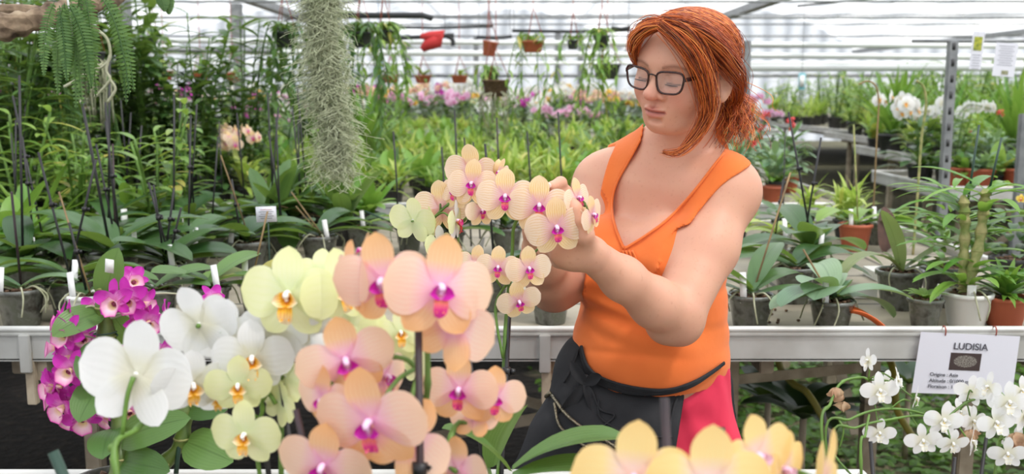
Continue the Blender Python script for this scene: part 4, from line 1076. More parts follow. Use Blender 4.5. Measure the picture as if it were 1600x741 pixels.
# ---------------------------------------------------------------- pale cream-yellow orchid
T3 = potted('phalaenopsis_orchid', 'pale greenish yellow orchid between the white and the coral blooms', 'orchid', (P(430, 741, .98)[0], .99, .874), .055, .095, M['potclear'], seed=4)
o3 = wloc(T3)+[0, 0, .09]
stake(T3, o3, P(392, 480, 1.02), .003, clips=1); stake(T3, o3+[.03, 0, 0], P(440, 600, 1.0), .003)
_, q = stem(T3, [o3, P(440, 650, 1.02), P(452, 560, 1.02), P(470, 500, 1.02), P(520, 470, 1.02), P(570, 500, 1.02), P(600, 550, 1.02)], .003)
flowers_on(T3, 'cream', [(452,462,.97,150,-8,2,0), (530,452,.98,128,42,0,10), (500,428,.99,80,-10,20,0), (585,545,1.0,130,20,0,0), (648,560,1.02,100,120,0,0), (545,520,1.0,110,-20,0,30), (625,520,1.0,80,20,0,0)], q, .0022)
_, q = stem(T3, [o3, P(400, 700, 1.0), P(410, 640, 1.0), P(400, 590, 1.0)], .0026, n=20)
flowers_on(T3, 'cream', [(384,680,.96,112,-10,-4,0), (372,602,.97,100,10,-10,0), (446,590,1.0,90,160,0,0), (436,630,1.0,80,140,0,20)], q, .002)

# ---------------------------------------------------------------- white orchid at left
T4 = potted('phalaenopsis_orchid', 'white orchid with golden lips in front of the magenta one', 'orchid', (P(300, 741, .98)[0]+.02, .86, .874), .055, .095, M['potclear'], seed=5)
o4 = wloc(T4)+[0, 0, .09]
_, q = stem(T4, [o4, P(180, 730, .92), P(215, 670, .96), P(262, 624, 1.0), P(300, 560, 1.02), P(360, 510, 1.03), P(430, 500, 1.03)], .0032)
flowers_on(T4, 'white', [(212,588,.96,180,172,-6,8), (312,508,1.0,130,168,8,-18), (300,600,.97,118,30,-20,0), (395,560,.98,122,6,-4,0), (350,520,1.0,110,170,0,10), (430,515,1.0,118,160,14,-8), (478,520,1.01,76,140,0,0), (340,620,.99,80,20,-30,0)], q, .0022)
bud(T4, P(498, 500, .98), .036, M['p_white'], (.6, 0, -.2)); bud(T4, P(505, 540, .98), .034, M['p_white'], (.3, 0, -.8))
mb = MB(); mb.ball(P(175, 700, .95), .0045, 8); obj('stalk_node', mb, M['stem'], T4)
stake(T4, o4+[-.03, 0, .0], P(83, 706, .90), .0052, 'stake_green')

# ---------------------------------------------------------------- apricot orchid, bottom right
T5 = potted('phalaenopsis_orchid', 'pale apricot orchid rising into the bottom edge in front of the shorts', 'orchid', (P(1085, 741, .74)[0], .66, .672), .06, .10, M['potclear'], seed=6)
o5 = wloc(T5)+[0, 0, .09]
stake(T5, o5, P(1038, 622, .80), .0038, 'stake_purple'); stake(T5, o5+[.03, .01, 0], P(1127, 668, .86), .0036, 'stake')
_, q = stem(T5, [o5, P(1020, 800, .76), P(1040, 770, .78), P(1120, 760, .78), P(1200, 760, .78)], .003)
flowers_on(T5, 'apricot', [(990,748,.72,190,-6,6,0), (1105,760,.70,200,4,6,0), (1180,712,.74,140,30,0,10), (1222,735,.76,130,50,0,0), (1285,752,.75,170,82,-4,0)], q, .002)
# ---------------------------------------------------------------- magenta cane orchid at left
def dend_meshes(pm, seed, lipm):
    r = random.Random(seed); mb = MB()
    for an, L_, W_ in ((90, .5, .12), (-35, .46, .12), (215, .46, .12), (20, .5, .17), (160, .5, .17)):
        v, f, uv = blade(L_, W_, 'oval', 8, 6, a0=.5+r.uniform(-.2, .2), bend=-.7+r.uniform(-.3, .3), fold=.1, cup=.25, ruf=.10, ph=r.random()*6)
        mb.add(v, f, uv, 0, rot('Z', an-90))
    me = mb.mesh('dendrobium_petals', [pm]); lb = MB()
    n = 12; V_ = []; UV = []
    for k, (rr, z) in enumerate(((.05, 0), (.09, .10), (.12, .20), (.19, .27), (.22, .29))):
        for i in range(n): a = 2*math.pi*i/n; q = rr*(1+.10*math.sin(a*5)*(k > 2)); V_.append((q*math.cos(a), -.05-.3*z+q*math.sin(a), z)); UV.append((k/4, i/n))
    lb.add(V_, [(k*n+i, k*n+(i+1) % n, (k+1)*n+(i+1) % n, (k+1)*n+i) for k in range(4) for i in range(n)], UV)
    lb.ball((0, -.07, .10), (.06, .06, .03), 8, 1)
    return me, lb.mesh('dendrobium_lip', [lipm, M['eye_dark']]), None
M['eye_dark'] = plain('dark throat', (110, 20, 60), .5)
M['l_dend'] = petal_mat('cream magenta lip', (252, 232, 170), (250, 214, 226), (206, 44, 160), tl=.25)
FL['dend'] = ('flower', [dend_meshes(M['p_magenta'], i, M['l_dend']) for i in range(4)])
def put_dend(parent, px, py, Y, w, yaw, pitch, roll=0):
    me, lp, _ = FL['dend'][1][rnd.randrange(4)]; p = P(px, py, Y)
    o = obj('flower', me, None, parent, loc=p-wloc(parent), R=face_frame(yaw, pitch, roll), sc=w/F*Y*1.15)
    c = bpy.data.objects.new('lip', lp); C.objects.link(c); c.parent = o; return p
T6 = potted('cane_orchid', 'magenta flowered cane orchid with a white sticker on its top leaf, at far left front', 'orchid', (P(190, 741, 1.33)[0], 1.30, .874), .06, .10, M['potclear'], seed=8)
b6 = wloc(T6)+[0, 0, .09]
def cane(parent, pts, r=.009, nodes=7, mat='cane_dark'):
    n = nodes*6; q = spline(pts, n); rr = np.array([r*(1+.16*math.cos(2*math.pi*i/6)) for i in range(n)]); rr[-3:] *= [.9, .7, .4]
    mb = MB(); mb.tube(q, rr, 10); o = obj('cane', mb, M[mat], parent)
    for k in range(1, nodes): m2 = MB(); m2.tube([q[k*6]-[0, 0, .0015], q[k*6]+[0, 0, .0015]], rr[k*6]*1.05, 10); obj('node_ring', m2, M['cane_old'], o)
    return q
M['cane_dark'] = plain('olive striped cane', (96, 112, 44), .45, col2=(64, 88, 40), ns=24)
q6 = cane(T6, [b6, P(190, 690, 1.33), P(178, 620, 1.34), P(168, 540, 1.35), P(163, 470, 1.36), P(165, 430, 1.37)], .0115, 8)
q6b = cane(T6, [b6+[.03, 0, 0], P(278, 700, 1.32), P(292, 640, 1.33), P(300, 600, 1.34)], .010, 5)
for (px, py, Y, px2, py2, Y2, W_, bend, lab) in (
        (166, 478, 1.36, 182, 404, 1.33, .024, -.5, 'green leaf with a white price sticker'), (162, 488, 1.36, 96, 530, 1.30, .022, -.9, None), (170, 530, 1.35, 140, 600, 1.29, .026, -.8, None),
        (170, 590, 1.34, 132, 660, 1.28, .026, -.8, None), (178, 670, 1.33, 160, 720, 1.27, .025, -.8, None), (186, 690, 1.33, 268, 672, 1.27, .026, -.8, None), (186, 720, 1.32, 250, 752, 1.27, .024, -.7, None),
        (290, 690, 1.32, 350, 735, 1.27, .028, -.7, None), (292, 640, 1.33, 350, 660, 1.30, .018, -.6, None), (300, 600, 1.34, 360, 640, 1.3, .02, -.9, None), (162, 470, 1.36, 200, 540, 1.38, .02, -.9, None)):
    a, b = P(px, py, Y), P(px2, py2, Y2); L_ = np.linalg.norm(b-a)*1.12
    lf = leaf(T6, a, (b-a)+np.array([0, -.02, .03]), L_, W_, 'leaf', bend, 'oval', up=(0, -1, .6), fold=.15, label=lab)
    if lab:
        mb = MB(); c = P(171, 416, 1.325); mb.box(c, (.012, .001, .020), rot('Y', 10)@rot('X', 12), bev=.0004); obj('sticker', mb, M['tagwhite'], lf)
for row in ((182, 470, 1.32, 64, -10, 10), (206, 440, 1.36, 50, 30, 30), (232, 500, 1.34, 58, 40, -10), (108, 520, 1.32, 60, -10, 10), (92, 540, 1.35, 54, -60, 10), (112, 575, 1.31, 62, 0, 0), (84, 600, 1.33, 58, -40, 0), (128, 650, 1.31, 62, 10, -20), (100, 632, 1.31, 62, -20, -10), (200, 465, 1.33, 62, 10, 0), (212, 500, 1.34, 60, 60, -10), (190, 440, 1.38, 50, 20, 40), (222, 472, 1.35, 52, 80, 0), (118, 492, 1.34, 50, -50, 0), (100, 500, 1.36, 50, -80, 10), (112, 555, 1.33, 56, -30, 0), (130, 530, 1.37, 54, 10, 30), (98, 600, 1.33, 60, -20, -10), (120, 620, 1.33, 64, 0, -20), (140, 590, 1.37, 52, 0, 0), (86, 620, 1.35, 52, -60, 0),
            (105, 650, 1.34, 48, -10, -40), (150, 480, 1.4, 46, 0, 20), (265, 495, 1.38, 56, -70, 10), (252, 545, 1.40, 46, 50, -10), (330, 465, 1.40, 42, 40, 20), (200, 640, 1.36, 58, 20, -10), (228, 628, 1.38, 46, 60, -10), (185, 555, 1.39, 48, 50, 10), (165, 650, 1.38, 44, -20, -30)):
    p = put_dend(T6, *row[:4], row[4], row[5], rnd.uniform(-40, 40)); s = nearest(q6, p)
    if np.linalg.norm(s-p) < .16: pedicel(T6, s, p, .0012, 'root')
stake(T6, P(275, 741, 1.30), P(290, 600, 1.35), .0035, 'stake_green')
mb = MB()
for k, (px, py) in enumerate(((163, 525), (290, 655))):
    c = P(px+2, py, 1.345); a = np.linspace(0, 2*math.pi, 16); obj('twist_tie', MB().tube(np.stack([c[0]+.016*np.cos(a), c[1]+.013*np.sin(a), c[2]+.001*a], 1), .0011, 5), M['stake_green'], T6)

# ---------------------------------------------------------------- small white orchids at bottom right
T7 = potted('phalaenopsis_orchid', 'small flowered white orchid with curling green stalks below the paper notice', 'orchid', (P(1340, 741, 1.25)[0], 1.22, .672), .055, .10, M['potclear'], seed=9)
b7 = wloc(T7)+[0, 0, .09]
_, q = stem(T7, [b7, P(1285, 690, 1.30), P(1298, 630, 1.33), P(1315, 598, 1.35), P(1345, 590, 1.36), P(1357, 594, 1.36)], .0024)
flowers_on(T7, 'small_white', [(1357, 564, 1.36, 40, -75, 10, 20), (1374, 610, 1.33, 60, 0, 0, 5), (1402, 594, 1.34, 42, 62, 10, 0), (1385, 600, 1.36, 44, -40, 20, 0), (1430, 622, 1.33, 40, 66, -10, -10), (1374, 676, 1.31, 50, -8, -8, 0)], q, .001, maxd=.16)
for (px, py) in ((1312, 612), (1318, 628), (1306, 606)):
    mb = MB(); p = P(px, py, 1.34)
    for k in range(4): mb.add(*blade(.018, .006, 'oval', 5, 3, bend=-1.5, fold=.6, ruf=.3), R=frame([rnd.uniform(-1, 1), rnd.uniform(-1, .2), -1], [0, -1, 0]), t=p)
    obj('dried_flower', mb, M['dry'], T7)
stem(T7, [b7+[.01, 0, 0], P(1290, 690, 1.30), P(1330, 655, 1.31), P(1375, 640, 1.32), P(1425, 642, 1.32), P(1480, 660, 1.33)], .0020)
stem(T7, [b7+[.01, 0, 0], P(1300, 700, 1.29), P(1340, 668, 1.30), P(1395, 655, 1.31), P(1440, 650, 1.32), P(1500, 662, 1.33)], .0019)
stem(T7, [b7+[.02, 0, 0], P(1345, 720, 1.27), P(1352, 680, 1.29), P(1358, 648, 1.31)], .0022)
stem(T7, [P(1310, 655, 1.31), P(1318, 672, 1.30), P(1312, 700, 1.30)], .0014, n=16); stem(T7, [P(1298, 702, 1.3), P(1310, 720, 1.29), P(1330, 742, 1.28)], .0017, n=16)
stem(T7, [P(1420, 642, 1.32), P(1432, 664, 1.32), P(1446, 672, 1.32)], .0012, n=10); stem(T7, [P(1390, 640, 1.32), P(1410, 625, 1.32), P(1424, 628, 1.33)], .0012, n=10)
stake(T7, b7+[0, .01, 0], P(1287, 636, 1.34), .0022, clips=1); stake(T7, b7+[.04, 0, 0], P(1360, 690, 1.30), .0028)
T8 = potted('phalaenopsis_orchid', 'small flowered white orchid at the lower right corner, densest with blooms', 'orchid', (P(1540, 741, 1.30)[0], 1.28, .672), .055, .10, M['potclear'], seed=10)
b8 = wloc(T8)+[0, 0, .09]
_, q = stem(T8, [b8, P(1560, 700, 1.36), P(1590, 660, 1.38), P(1585, 635, 1.38), P(1555, 622, 1.37), P(1520, 625, 1.36), P(1495, 640, 1.35), P(1470, 665, 1.33)], .0024)
flowers_on(T8, 'small_white', [(1442, 688, 1.31, 56, -10, -5, 10), (1474, 656, 1.32, 62, 0, 0, -6), (1488, 692, 1.30, 52, 5, -20, 0), (1518, 690, 1.32, 50, 60, 0, 0), (1545, 605, 1.34, 50, -70, 10, 0), (1518, 612, 1.36, 52, 170, 0, 10), (1576, 628, 1.33, 66, -5, 0, 0), (1556, 660, 1.33, 62, 4, 4, 8), (1520, 658, 1.35, 50, 20, 0, 0), (1574, 708, 1.30, 58, -14, -10, 6), (1600, 650, 1.35, 56, 20, 10, 0), (1500, 645, 1.38, 46, 0, 30, 0), (1596, 610, 1.38, 46, 10, 10, 0), (1590, 690, 1.36, 50, 160, 0, 0)], q, .001, maxd=.16)
for (px, py) in ((1515, 672), (1592, 684), (1586, 676)):
    mb = MB(); p = P(px, py, 1.33)
    for k in range(5): mb.add(*blade(.022, .008, 'oval', 5, 3, bend=-1.5, fold=.6, ruf=.3), R=frame([rnd.uniform(-1, 1), rnd.uniform(-1, .2), -1], [0, -1, 0]), t=p)
    obj('dried_flower', mb, M['dry'], T8)
stake(T8, b8+[-.03, 0, 0], P(1541, 684, 1.33), .0026, clips=1); stake(T8, b8+[-.06, 0, 0], P(1492, 715, 1.31), .0026)
for T, bb in ((T7, b7), (T8, b8)):
    for an in (20, 140, 200, 320): leaf(T, bb, (math.cos(math.radians(an)), math.sin(math.radians(an))*.5, .5), .14, .028, 'leaf_dark', -1.0)

# ---------------------------------------------------------------- the paper notice clipped to the rail
sg = thing('paper_notice', 'white paper notice reading LUDISIA clipped on the aluminium rail at right', 'sign', P(1512, 518, 2.235))
def quadY(name, pts, mat, parent, Y=2.232, push=0, label=None):
    mb = MB(); v = [P(x, y, Y)+[0, -push, 0] for x, y in pts]; mb.add(v+[q+[0, .0008, 0] for q in v], [(3, 2, 1, 0), (4, 5, 6, 7), (0, 1, 5, 4), (1, 2, 6, 5), (2, 3, 7, 6), (3, 0, 4, 7)], [(0, 1), (1, 1), (1, 0), (0, 0)]*2); return obj(name, mb, mat, parent, smooth=False, label=label)
m_paper = plain('laminated paper', (232, 232, 240), .35, tl=.15); m_ink = plain('dark grey print', (74, 74, 82), .6)
quadY('sheet', [(1439, 519), (1594, 526), (1581, 619), (1424, 614)], m_paper, sg)
kp = NB('dark plant photo print'); nz = kp.noise(34, 5, 'UV'); 
uvp = kp.node('ShaderNodeUVMap'); gr_ = kp.node('ShaderNodeTexGradient', gradient_type='SPHERICAL'); mp_ = kp.node('ShaderNodeMapping'); mp_.inputs['Location'].default_value = (-1.0, -1.15, 0); mp_.inputs['Scale'].default_value = (2, 2.2, 1)
kp.L(uvp.outputs[0], mp_.inputs[0]); kp.L(mp_.outputs[0], gr_.inputs[0]); fl_ = kp.math('MULTIPLY', kp.math('GREATER_THAN', nz, .53), kp.math('GREATER_THAN', gr_.outputs[1], .25))
kp.L(kp.mix(fl_, lin((62, 48, 46)), lin((176, 172, 160))), kp.b.inputs['Base Color'])
quadY('printed_photo', [(1486, 551), (1534, 553), (1530, 580), (1482, 578)], kp.m, sg, push=.0008)
ang = math.atan2((526-519), (1594-1439))
def text(s_, px, py, hpx, Y, mat, parent, bold=0, push=.002, tilt=ang, name='lettering', align='LEFT', shear=-.0):
    cu = bpy.data.curves.new('text', 'FONT'); cu.body = s_; cu.size = hpx/F*Y*1.0; cu.extrude = .0002; cu.offset = bold; cu.align_x = align
    tmp = bpy.data.objects.new('t', cu); C.objects.link(tmp); dg = bpy.context.evaluated_depsgraph_get(); me = bpy.data.meshes.new_from_object(tmp.evaluated_get(dg)); bpy.data.objects.remove(tmp)
    me.materials.clear(); me.materials.append(mat)
    return obj(name, me, None, parent, loc=P(px, py, Y)+[0, -push, 0]-wloc(parent), R=rot('Y', math.degrees(tilt))@rot('X', 90))
text('LUDISIA', 1489, 545.5, 15.5, 2.232, m_ink, sg, bold=.0003)
for s_, x, y in (('Origine : Asie', 1452, 587), ('Altitude : 0/1000 m\u00e8tres', 1451, 596.5), ('Floraison : 1 mois', 1449, 605.5)): text(s_, x, y, 8.2, 2.232, m_ink, sg, bold=.00012)
for px in (1476, 1555):
    mb = MB(); a = np.linspace(-.6, 4.4, 14); c = P(px, 521, 2.236); mb.tube(np.stack([c[0]+0*a, c[1]+.010*np.cos(a)+.004, c[2]+.012*np.sin(a)+.004], 1), .0016, 6); obj('wire_clip', mb, M['wire_red'], sg)

# ---------------------------------------------------------------- bench plants, near rows
BT = .925
def tag_plate(parent, c, h=.07, w=.016, tiltx=0, tilty=0):
    mb = MB(); mb.box(np.asarray(c)+[0, 0, h/2], (w, .0015, h), rot('Y', tilty)@rot('X', tiltx), bev=.0006); return obj('plant_tag', mb, M['tagwhite'], parent)
def roots(parent, c, r, n=6, seed=0):
    h2 = random.Random(seed)
    for i in range(n):
        a = h2.random()*6.28; mb = MB(); c = np.asarray(c, float); d = np.array([math.cos(a), math.sin(a), 0])
        mb.tube(spline([c+d*r*.3+[0, 0, .006], c+d*r*.8+[0, 0, .014], c+d*r*(1.15+h2.random()*.3)+[0, 0, -.01], c+d*r*(1.3+h2.random()*.4)+[h2.uniform(-.02, .02), 0, -.05]], 12), np.linspace(.0026, .0018, 12), 6); obj('aerial_root', mb, M['root'], parent)
def near_phal(px, py, Y, label, nl=6, L=.19, W=.036, mat='leaf_dark', r=.055, h=.10, pm='potclear', stakes=(), seed=1, tag_=True, group=None, lean=.9, rts=4, yaw0=0, base=None, cat='orchid'):
    b = P(px, py, Y); b[2] = BT
    t = potted('phalaenopsis_orchid', label, cat, b, r, h, M[pm], group, seed); h2 = random.Random(seed); c = b+[0, 0, h*.92]
    for i in range(nl):
        a = yaw0+math.pi*(i % 2)+h2.uniform(-.5, .5)+.35*(i//2); up = .35+.5*(i/nl); k = 1-.35*(i/nl)*h2.random()
        leaf(t, c+[0, 0, .004*i], (math.cos(a), math.sin(a), up), L*k*h2.uniform(.85, 1.1), W*h2.uniform(.85, 1.15), mat, -lean*h2.uniform(.6, 1.2), fold=.2, twist=h2.uniform(-.3, .3))
    for (x1, y1, Y1, m_) in stakes: stake(t, c+[h2.uniform(-.02, .02), h2.uniform(-.01, .02), 0], P(x1, y1, Y1), .0032 if m_ != 'stem_brown' else .0024, m_, 'stake' if m_.startswith('stake') else 'old_stalk', clips=1 if m_ == 'stake' else 0)
    if tag_: tag_plate(t, c+[r*.5*h2.choice((-1, 1)), -r*.6, -.01], .075, tilty=h2.uniform(-12, 12), tiltx=-10)
    if rts: roots(t, c, r, rts, seed)
    return t
near_phal(35, 505, 2.42, 'flowerless orchid in a clear pot trailing grey roots at the far left edge', 4, .15, .030, 'leaf_blue', .058, .095, stakes=((18, 300, 2.4, 'stake_purple'),), seed=2, rts=9)
near_phal(112, 480, 2.50, 'flowerless orchid with long drooping glossy leaves, second pot from the left edge', 6, .23, .043, 'leaf', .055, .10, stakes=((60, 238, 2.55, 'stake'), (150, 250, 2.5, 'stake')), seed=12, lean=1.1)
near_phal(140, 505, 2.40, 'short orchid in a whitish pot with cut stalks, just left of the magenta orchid', 3, .12, .03, 'leaf_dark', .050, .085, pm='potwhite', stakes=((108, 348, 2.4, 'stake'), (92, 300, 2.45, 'stem_brown')), seed=5)
near_phal(245, 505, 2.40, 'low orchid with a yellowing leaf and thin roots behind the magenta flowers', 4, .16, .036, 'leaf', .055, .10, stakes=(), seed=9, rts=8, tag_=False)
near_phal(180, 450, 2.90, 'upright dark leaved orchid among the tall black stakes at left', 7, .24, .045, 'leaf_dark', .055, .10, stakes=((165, 190, 2.9, 'stake'), (150, 225, 2.9, 'stake'), (176, 225, 2.95, 'stake_purple')), seed=21, lean=.6)
near_phal(262, 470, 2.75, 'broad leaved orchid with three black stakes behind the low orchid', 8, .22, .045, 'leaf_dark', .055, .10, stakes=((232, 285, 2.75, 'stake'), (240, 290, 2.7, 'stake'), (272, 294, 2.75, 'stake'), (283, 325, 2.72, 'stake')), seed=22, lean=.8)
near_phal(300, 440, 3.1, 'bushy orchid with upright leaves left of the grey plastic pot', 8, .22, .042, 'leaf_dark', .055, .10, stakes=((298, 180, 3.2, 'stake'),), seed=23, lean=.7)
near_phal(386, 410, 3.15, 'orchid in a grey plastic pot right under the small paper label', 7, .20, .044, 'leaf_dark', .070, .105, stakes=((345, 243, 3.1, 'stem_brown'), (362, 280, 3.15, 'stake')), seed=24, lean=1.0)
near_phal(330, 500, 2.45, 'orchid with green leaves just behind the white blooms', 5, .17, .036, 'leaf', .05, .095, stakes=(), seed=25)
near_phal(405, 490, 2.55, 'young orchid with bright green leaves and leaning tag below the paper label', 5, .16, .034, 'leaf_mid', .05, .09, stakes=((418, 330, 2.55, 'stem_brown'),), seed=26, tag_=True)
near_phal(500, 410, 3.3, 'long leaved orchid right of the small paper label', 7, .24, .042, 'leaf_dark', .06, .10, stakes=((455, 300, 3.3, 'stem_brown'), (462, 322, 3.3, 'stem_brown')), seed=27, lean=1.0)
near_phal(60, 420, 3.0, 'orchid with grey green leaves in the second rank at far left', 7, .22, .042, 'leaf_blue', .055, .10, stakes=((35, 215, 3.0, 'stake'), (20, 150, 3.2, 'stake')), seed=28)
near_phal(-40, 470, 2.7, 'orchid cut by the left edge of the picture', 6, .24, .045, 'leaf', .055, .10, seed=29)
near_phal(860, 505, 2.45, 'orchid pot half hidden behind the held peach spray and her elbow', 3, .12, .03, 'leaf_dark', .052, .10, seed=30)
near_phal(765, 505, 2.6, 'flowerless orchid pot behind the lowest peach blooms', 6, .18, .038, 'leaf_dark', .052, .10, stakes=((758, 225, 2.6, 'stake'),), seed=31)
near_phal(700, 430, 3.4, 'dark leaved orchid behind the left end of the peach spray', 8, .24, .05, 'leaf_dark', .06, .10, stakes=((690, 230, 3.4, 'stake'),), seed=32, lean=.8)
near_phal(790, 420, 3.5, 'broad leaved orchid behind the middle of the peach spray', 8, .24, .05, 'leaf_dark', .06, .10, stakes=((776, 184, 3.5, 'stake_purple'),), seed=33, lean=.8)
near_phal(560, 395, 3.7, 'little orchid standing alone on the bare boards', 4, .13, .03, 'leaf_dark', .045, .08, stakes=((430, 320, 3.7, 'stem_brown'),), seed=34)
near_phal(640, 400, 3.6, 'small leaved orchid behind the cream and pink flower buds', 5, .16, .034, 'leaf_mid', .05, .09, stakes=((570, 330, 3.6, 'stake_green'),), seed=35)
# right side
near_phal(1172, 505, 2.40, 'orchid in a clear pot with a tall white tag directly beside her elbow', 6, .26, .032, 'leaf_dark', .056, .085, stakes=((1235, 270, 2.5, 'stem_brown'),), seed=41, lean=.8)
near_phal(1298, 512, 2.38, 'orchid with drooping grey-green leaf rosette and white tag, by the aluminium rail', 9, .20, .044, 'leaf_blue', .054, .075, stakes=((1255, 390, 2.4, 'stem_brown'),), seed=42, lean=1.3)
near_phal(1260, 440, 3.0, 'large orchid with wide dark leaves and long black stakes right of her arm', 9, .26, .048, 'leaf_dark', .058, .10, stakes=((1232, 175, 3.0, 'stake'), (1283, 215, 3.0, 'stake')), seed=43, lean=1.0)
near_phal(1210, 400, 3.4, 'orchid with pale variegated leaves behind her forearm', 6, .16, .03, 'leaf_lime', .05, .09, stakes=((1224, 280, 3.4, 'stake'),), seed=44)
near_phal(1335, 385, 3.6, 'arching long leaved orchid in a red brown pot near the far bench rail', 6, .30, .034, 'leaf_mid', .06, .10, pm='terra', stakes=((1334, 195, 3.6, 'cane_old'),), seed=45, lean=1.2)
near_phal(1370, 380, 3.75, 'orchid with one dark withered leaf and the tallest bent dry stalk', 4, .20, .04, 'leaf_dark', .05, .09, stakes=(), seed=46)
near_phal(1240, 470, 2.7, 'dark leaved orchid crowded behind the grey-green rosette', 6, .22, .04, 'leaf_dark', .055, .10, stakes=(), seed=47, lean=1.0, tag_=False)
# the big pale leaved orchid in the large clear pot
t = potted('phalaenopsis_orchid', 'orchid with four very large pale olive leaves in the biggest clear pot', 'orchid', [P(1404, 480, 2.62)[0], 2.62, BT], .062, .105, M['potclear'], seed=50); c = wloc(t)+[0, 0, .10]
M['leaf_olive'] = leaf_mat('pale olive leaf', (122, 138, 88), (158, 168, 118), rough=.4)
for (dx, dy, dz, L_, W_, be) in ((-.2, -.1, 1, .19, .030, -.5), (.7, -.1, .55, .25, .030, -.35), (.65, -.3, .3, .19, .026, -.3), (-.6, -.1, .8, .24, .030, -2.6), (-.25, .1, .5, .07, .02, -.6)): leaf(t, c, (dx, dy, dz), L_, W_, 'leaf_olive', be)
roots(t, c, .06, 4, 3)
t = potted('potted_seedling', 'tiny orchid seedling with white tag in a small clear pot on the boards', 'plant', [P(1438, 515, 2.42)[0], 2.40, BT], .042, .075, M['potclear'], seed=51); c = wloc(t)+[0, 0, .07]
for a in np.arange(0, 6.2, .7): leaf(t, c, (math.cos(a), math.sin(a), .8), .06, .010, 'leaf_mid', -.8, 'oval', nu=6, nv=4)
tag_plate(t, c+[.025, -.01, -.005], .045, .018, tilty=18)
# cane orchid in the white pot
t = potted('cane_orchid', 'tall leafy cane orchid with yellow banded canes in the white pot', 'orchid', [P(1508, 520, 2.42)[0], 2.42, BT], .058, .085, M['potwhite'], seed=52); c = wloc(t)+[0, 0, .08]
q1 = cane(t, [c+[.005, 0, 0], P(1515, 440, 2.42), P(1530, 380, 2.44), P(1538, 320, 2.46), P(1540, 295, 2.46)], .0125, 9, 'cane_old'); q2 = cane(t, [c+[-.01, 0, 0], P(1505, 430, 2.44), P(1508, 350, 2.46), P(1505, 305, 2.46)], .012, 9, 'cane_old')
h2 = random.Random(5)
for q in (q1, q2):
    for k in range(8, len(q), 2):
        a = h2.random()*6.28; 
        leaf(t, q[k], (math.cos(a), math.sin(a)*.6-.1, .45), h2.uniform(.13, .2), h2.uniform(.012, .017), 'leaf_bright', -h2.uniform(.5, 1.3), 'oval', nu=9, nv=4) if True else None
tag_plate(t, c+[-.012, -.045, -.01], .04, .022); roots(t, c, .055, 5, 6)
mb = MB(); stake(t, P(1510, 330, 2.5), P(1530, 195, 2.5), .003, 'stake_green'); stake(t, P(1545, 300, 2.5), P(1565, 215, 2.5), .003, 'stake_green')
t = potted('potted_plant', 'leafy plant in a tall grey clear pot left of the white pot', 'plant', [P(1490, 500, 2.62)[0]-.01, 2.66, BT], .068, .11, M['potclear'], seed=53); c = wloc(t)+[0, 0, .1]
for i in range(46): a = h2.random()*6.28; z = h2.random()*.22; leaf(t, c+[.03*math.cos(a), .03*math.sin(a), z], (math.cos(a), math.sin(a), .6), h2.uniform(.09, .15), .011, 'leaf_bright', -.9, 'oval', nu=6, nv=2)
t = potted('potted_plant', 'grassy green tuft in a terracotta coloured pot at the far right rail', 'plant', [P(1568, 515, 2.42)[0], 2.42, BT], .055, .075, M['terra'], seed=54); c = wloc(t)+[0, 0, .07]
for i in range(60): a = h2.random()*6.28; e = h2.uniform(.3, 2.2); leaf(t, c, (math.cos(a), math.sin(a), e), h2.uniform(.09, .15), .008, 'leaf_bright', -.8, 'lance', nu=6, nv=2)
t = potted('potted_plant', 'leafy plant with small orange and pink flowers behind the grassy tuft', 'plant', [P(1590, 470, 2.8)[0], 2.85, BT], .06, .10, M['potblack'], seed=55); c = wloc(t)+[0, 0, .1]
for i in range(50): a = h2.random()*6.28; z = h2.random()*.14; leaf(t, c+[.05*math.cos(a), .05*math.sin(a), z], (math.cos(a), math.sin(a), .6), .08, .016, 'leaf_dark', -.9, 'oval', nu=5, nv=2)
for k in range(7): put_flower(t, ('yellow', 'pink')[k % 2], c+[h2.uniform(-.10, .08), h2.uniform(-.1, 0), h2.uniform(.10, .2)], .028, h2.uniform(-40, 40), 10)
t = thing('plastic_scoop', 'orange plastic scoop lying on the bench by the rail', 'tool', [P(1345, 505, 2.36)[0], 2.36, BT])
mb = MB(); V_ = []; 
for i in range(9):
    u_ = i/8
    for j in range(7): v_ = -1+j/3; V_.append((P(1325+52*u_, 505, 2.36)[0], 2.36+.03*v_-.02*u_, BT+.045-.043*u_*u_+.012*v_*v_-.0))
mb.add(V_, [(i*7+j, i*7+j+1, (i+1)*7+j+1, (i+1)*7+j) for i in range(8) for j in range(6)]); o = obj('scoop_blade', mb, plain('orange plastic', (236, 116, 60), .45), t); o.modifiers.new('thick', 'SOLIDIFY').thickness = .002
# bits of bark on the board, small white trays
h3 = random.Random(8)
tray_n = 0
for (px, py, Y, sx_, sy_, lab) in ((1400, 430, 3.05, .16, .12, 'white rectangular plastic tray standing behind the biggest clear pot'), (1310, 500, 2.75, .2, .02, 'flat grey slat lying on the bench right of the rosette')):
    b = P(px, py, Y); t = thing('plastic_tray', lab, 'tray', [b[0], b[1], BT]); mb = MB(); mb.box((b[0], b[1], BT+.004), (sx_, sy_, .006), bev=.002)
    for s_ in (-1, 1): mb.box((b[0]+s_*sx_/2, b[1], BT+.015), (.004, sy_, .026)); mb.box((b[0], b[1]+s_*sy_/2, BT+.015), (sx_, .004, .026))
    obj('tray_body', mb, M['potwhite'], t, smooth=False)
for i in range(26):
    px, py = h3.uniform(1190, 1250), 0; x = P(h3.uniform(1188, 1262), 500, 2.4)[0]; y = h3.uniform(2.30, 2.62); mb = MB(); mb.ball((x, y, BT+.004), (h3.uniform(.004, .008), .004, .0035), 6, R=rot('Z', h3.uniform(0, 180)))
    tag(obj('bark_chip', mb, M['soil']), 'dark bark chip scattered on the bench board beside her elbow', 'bark chip', 'bark chips spilled on the bench')
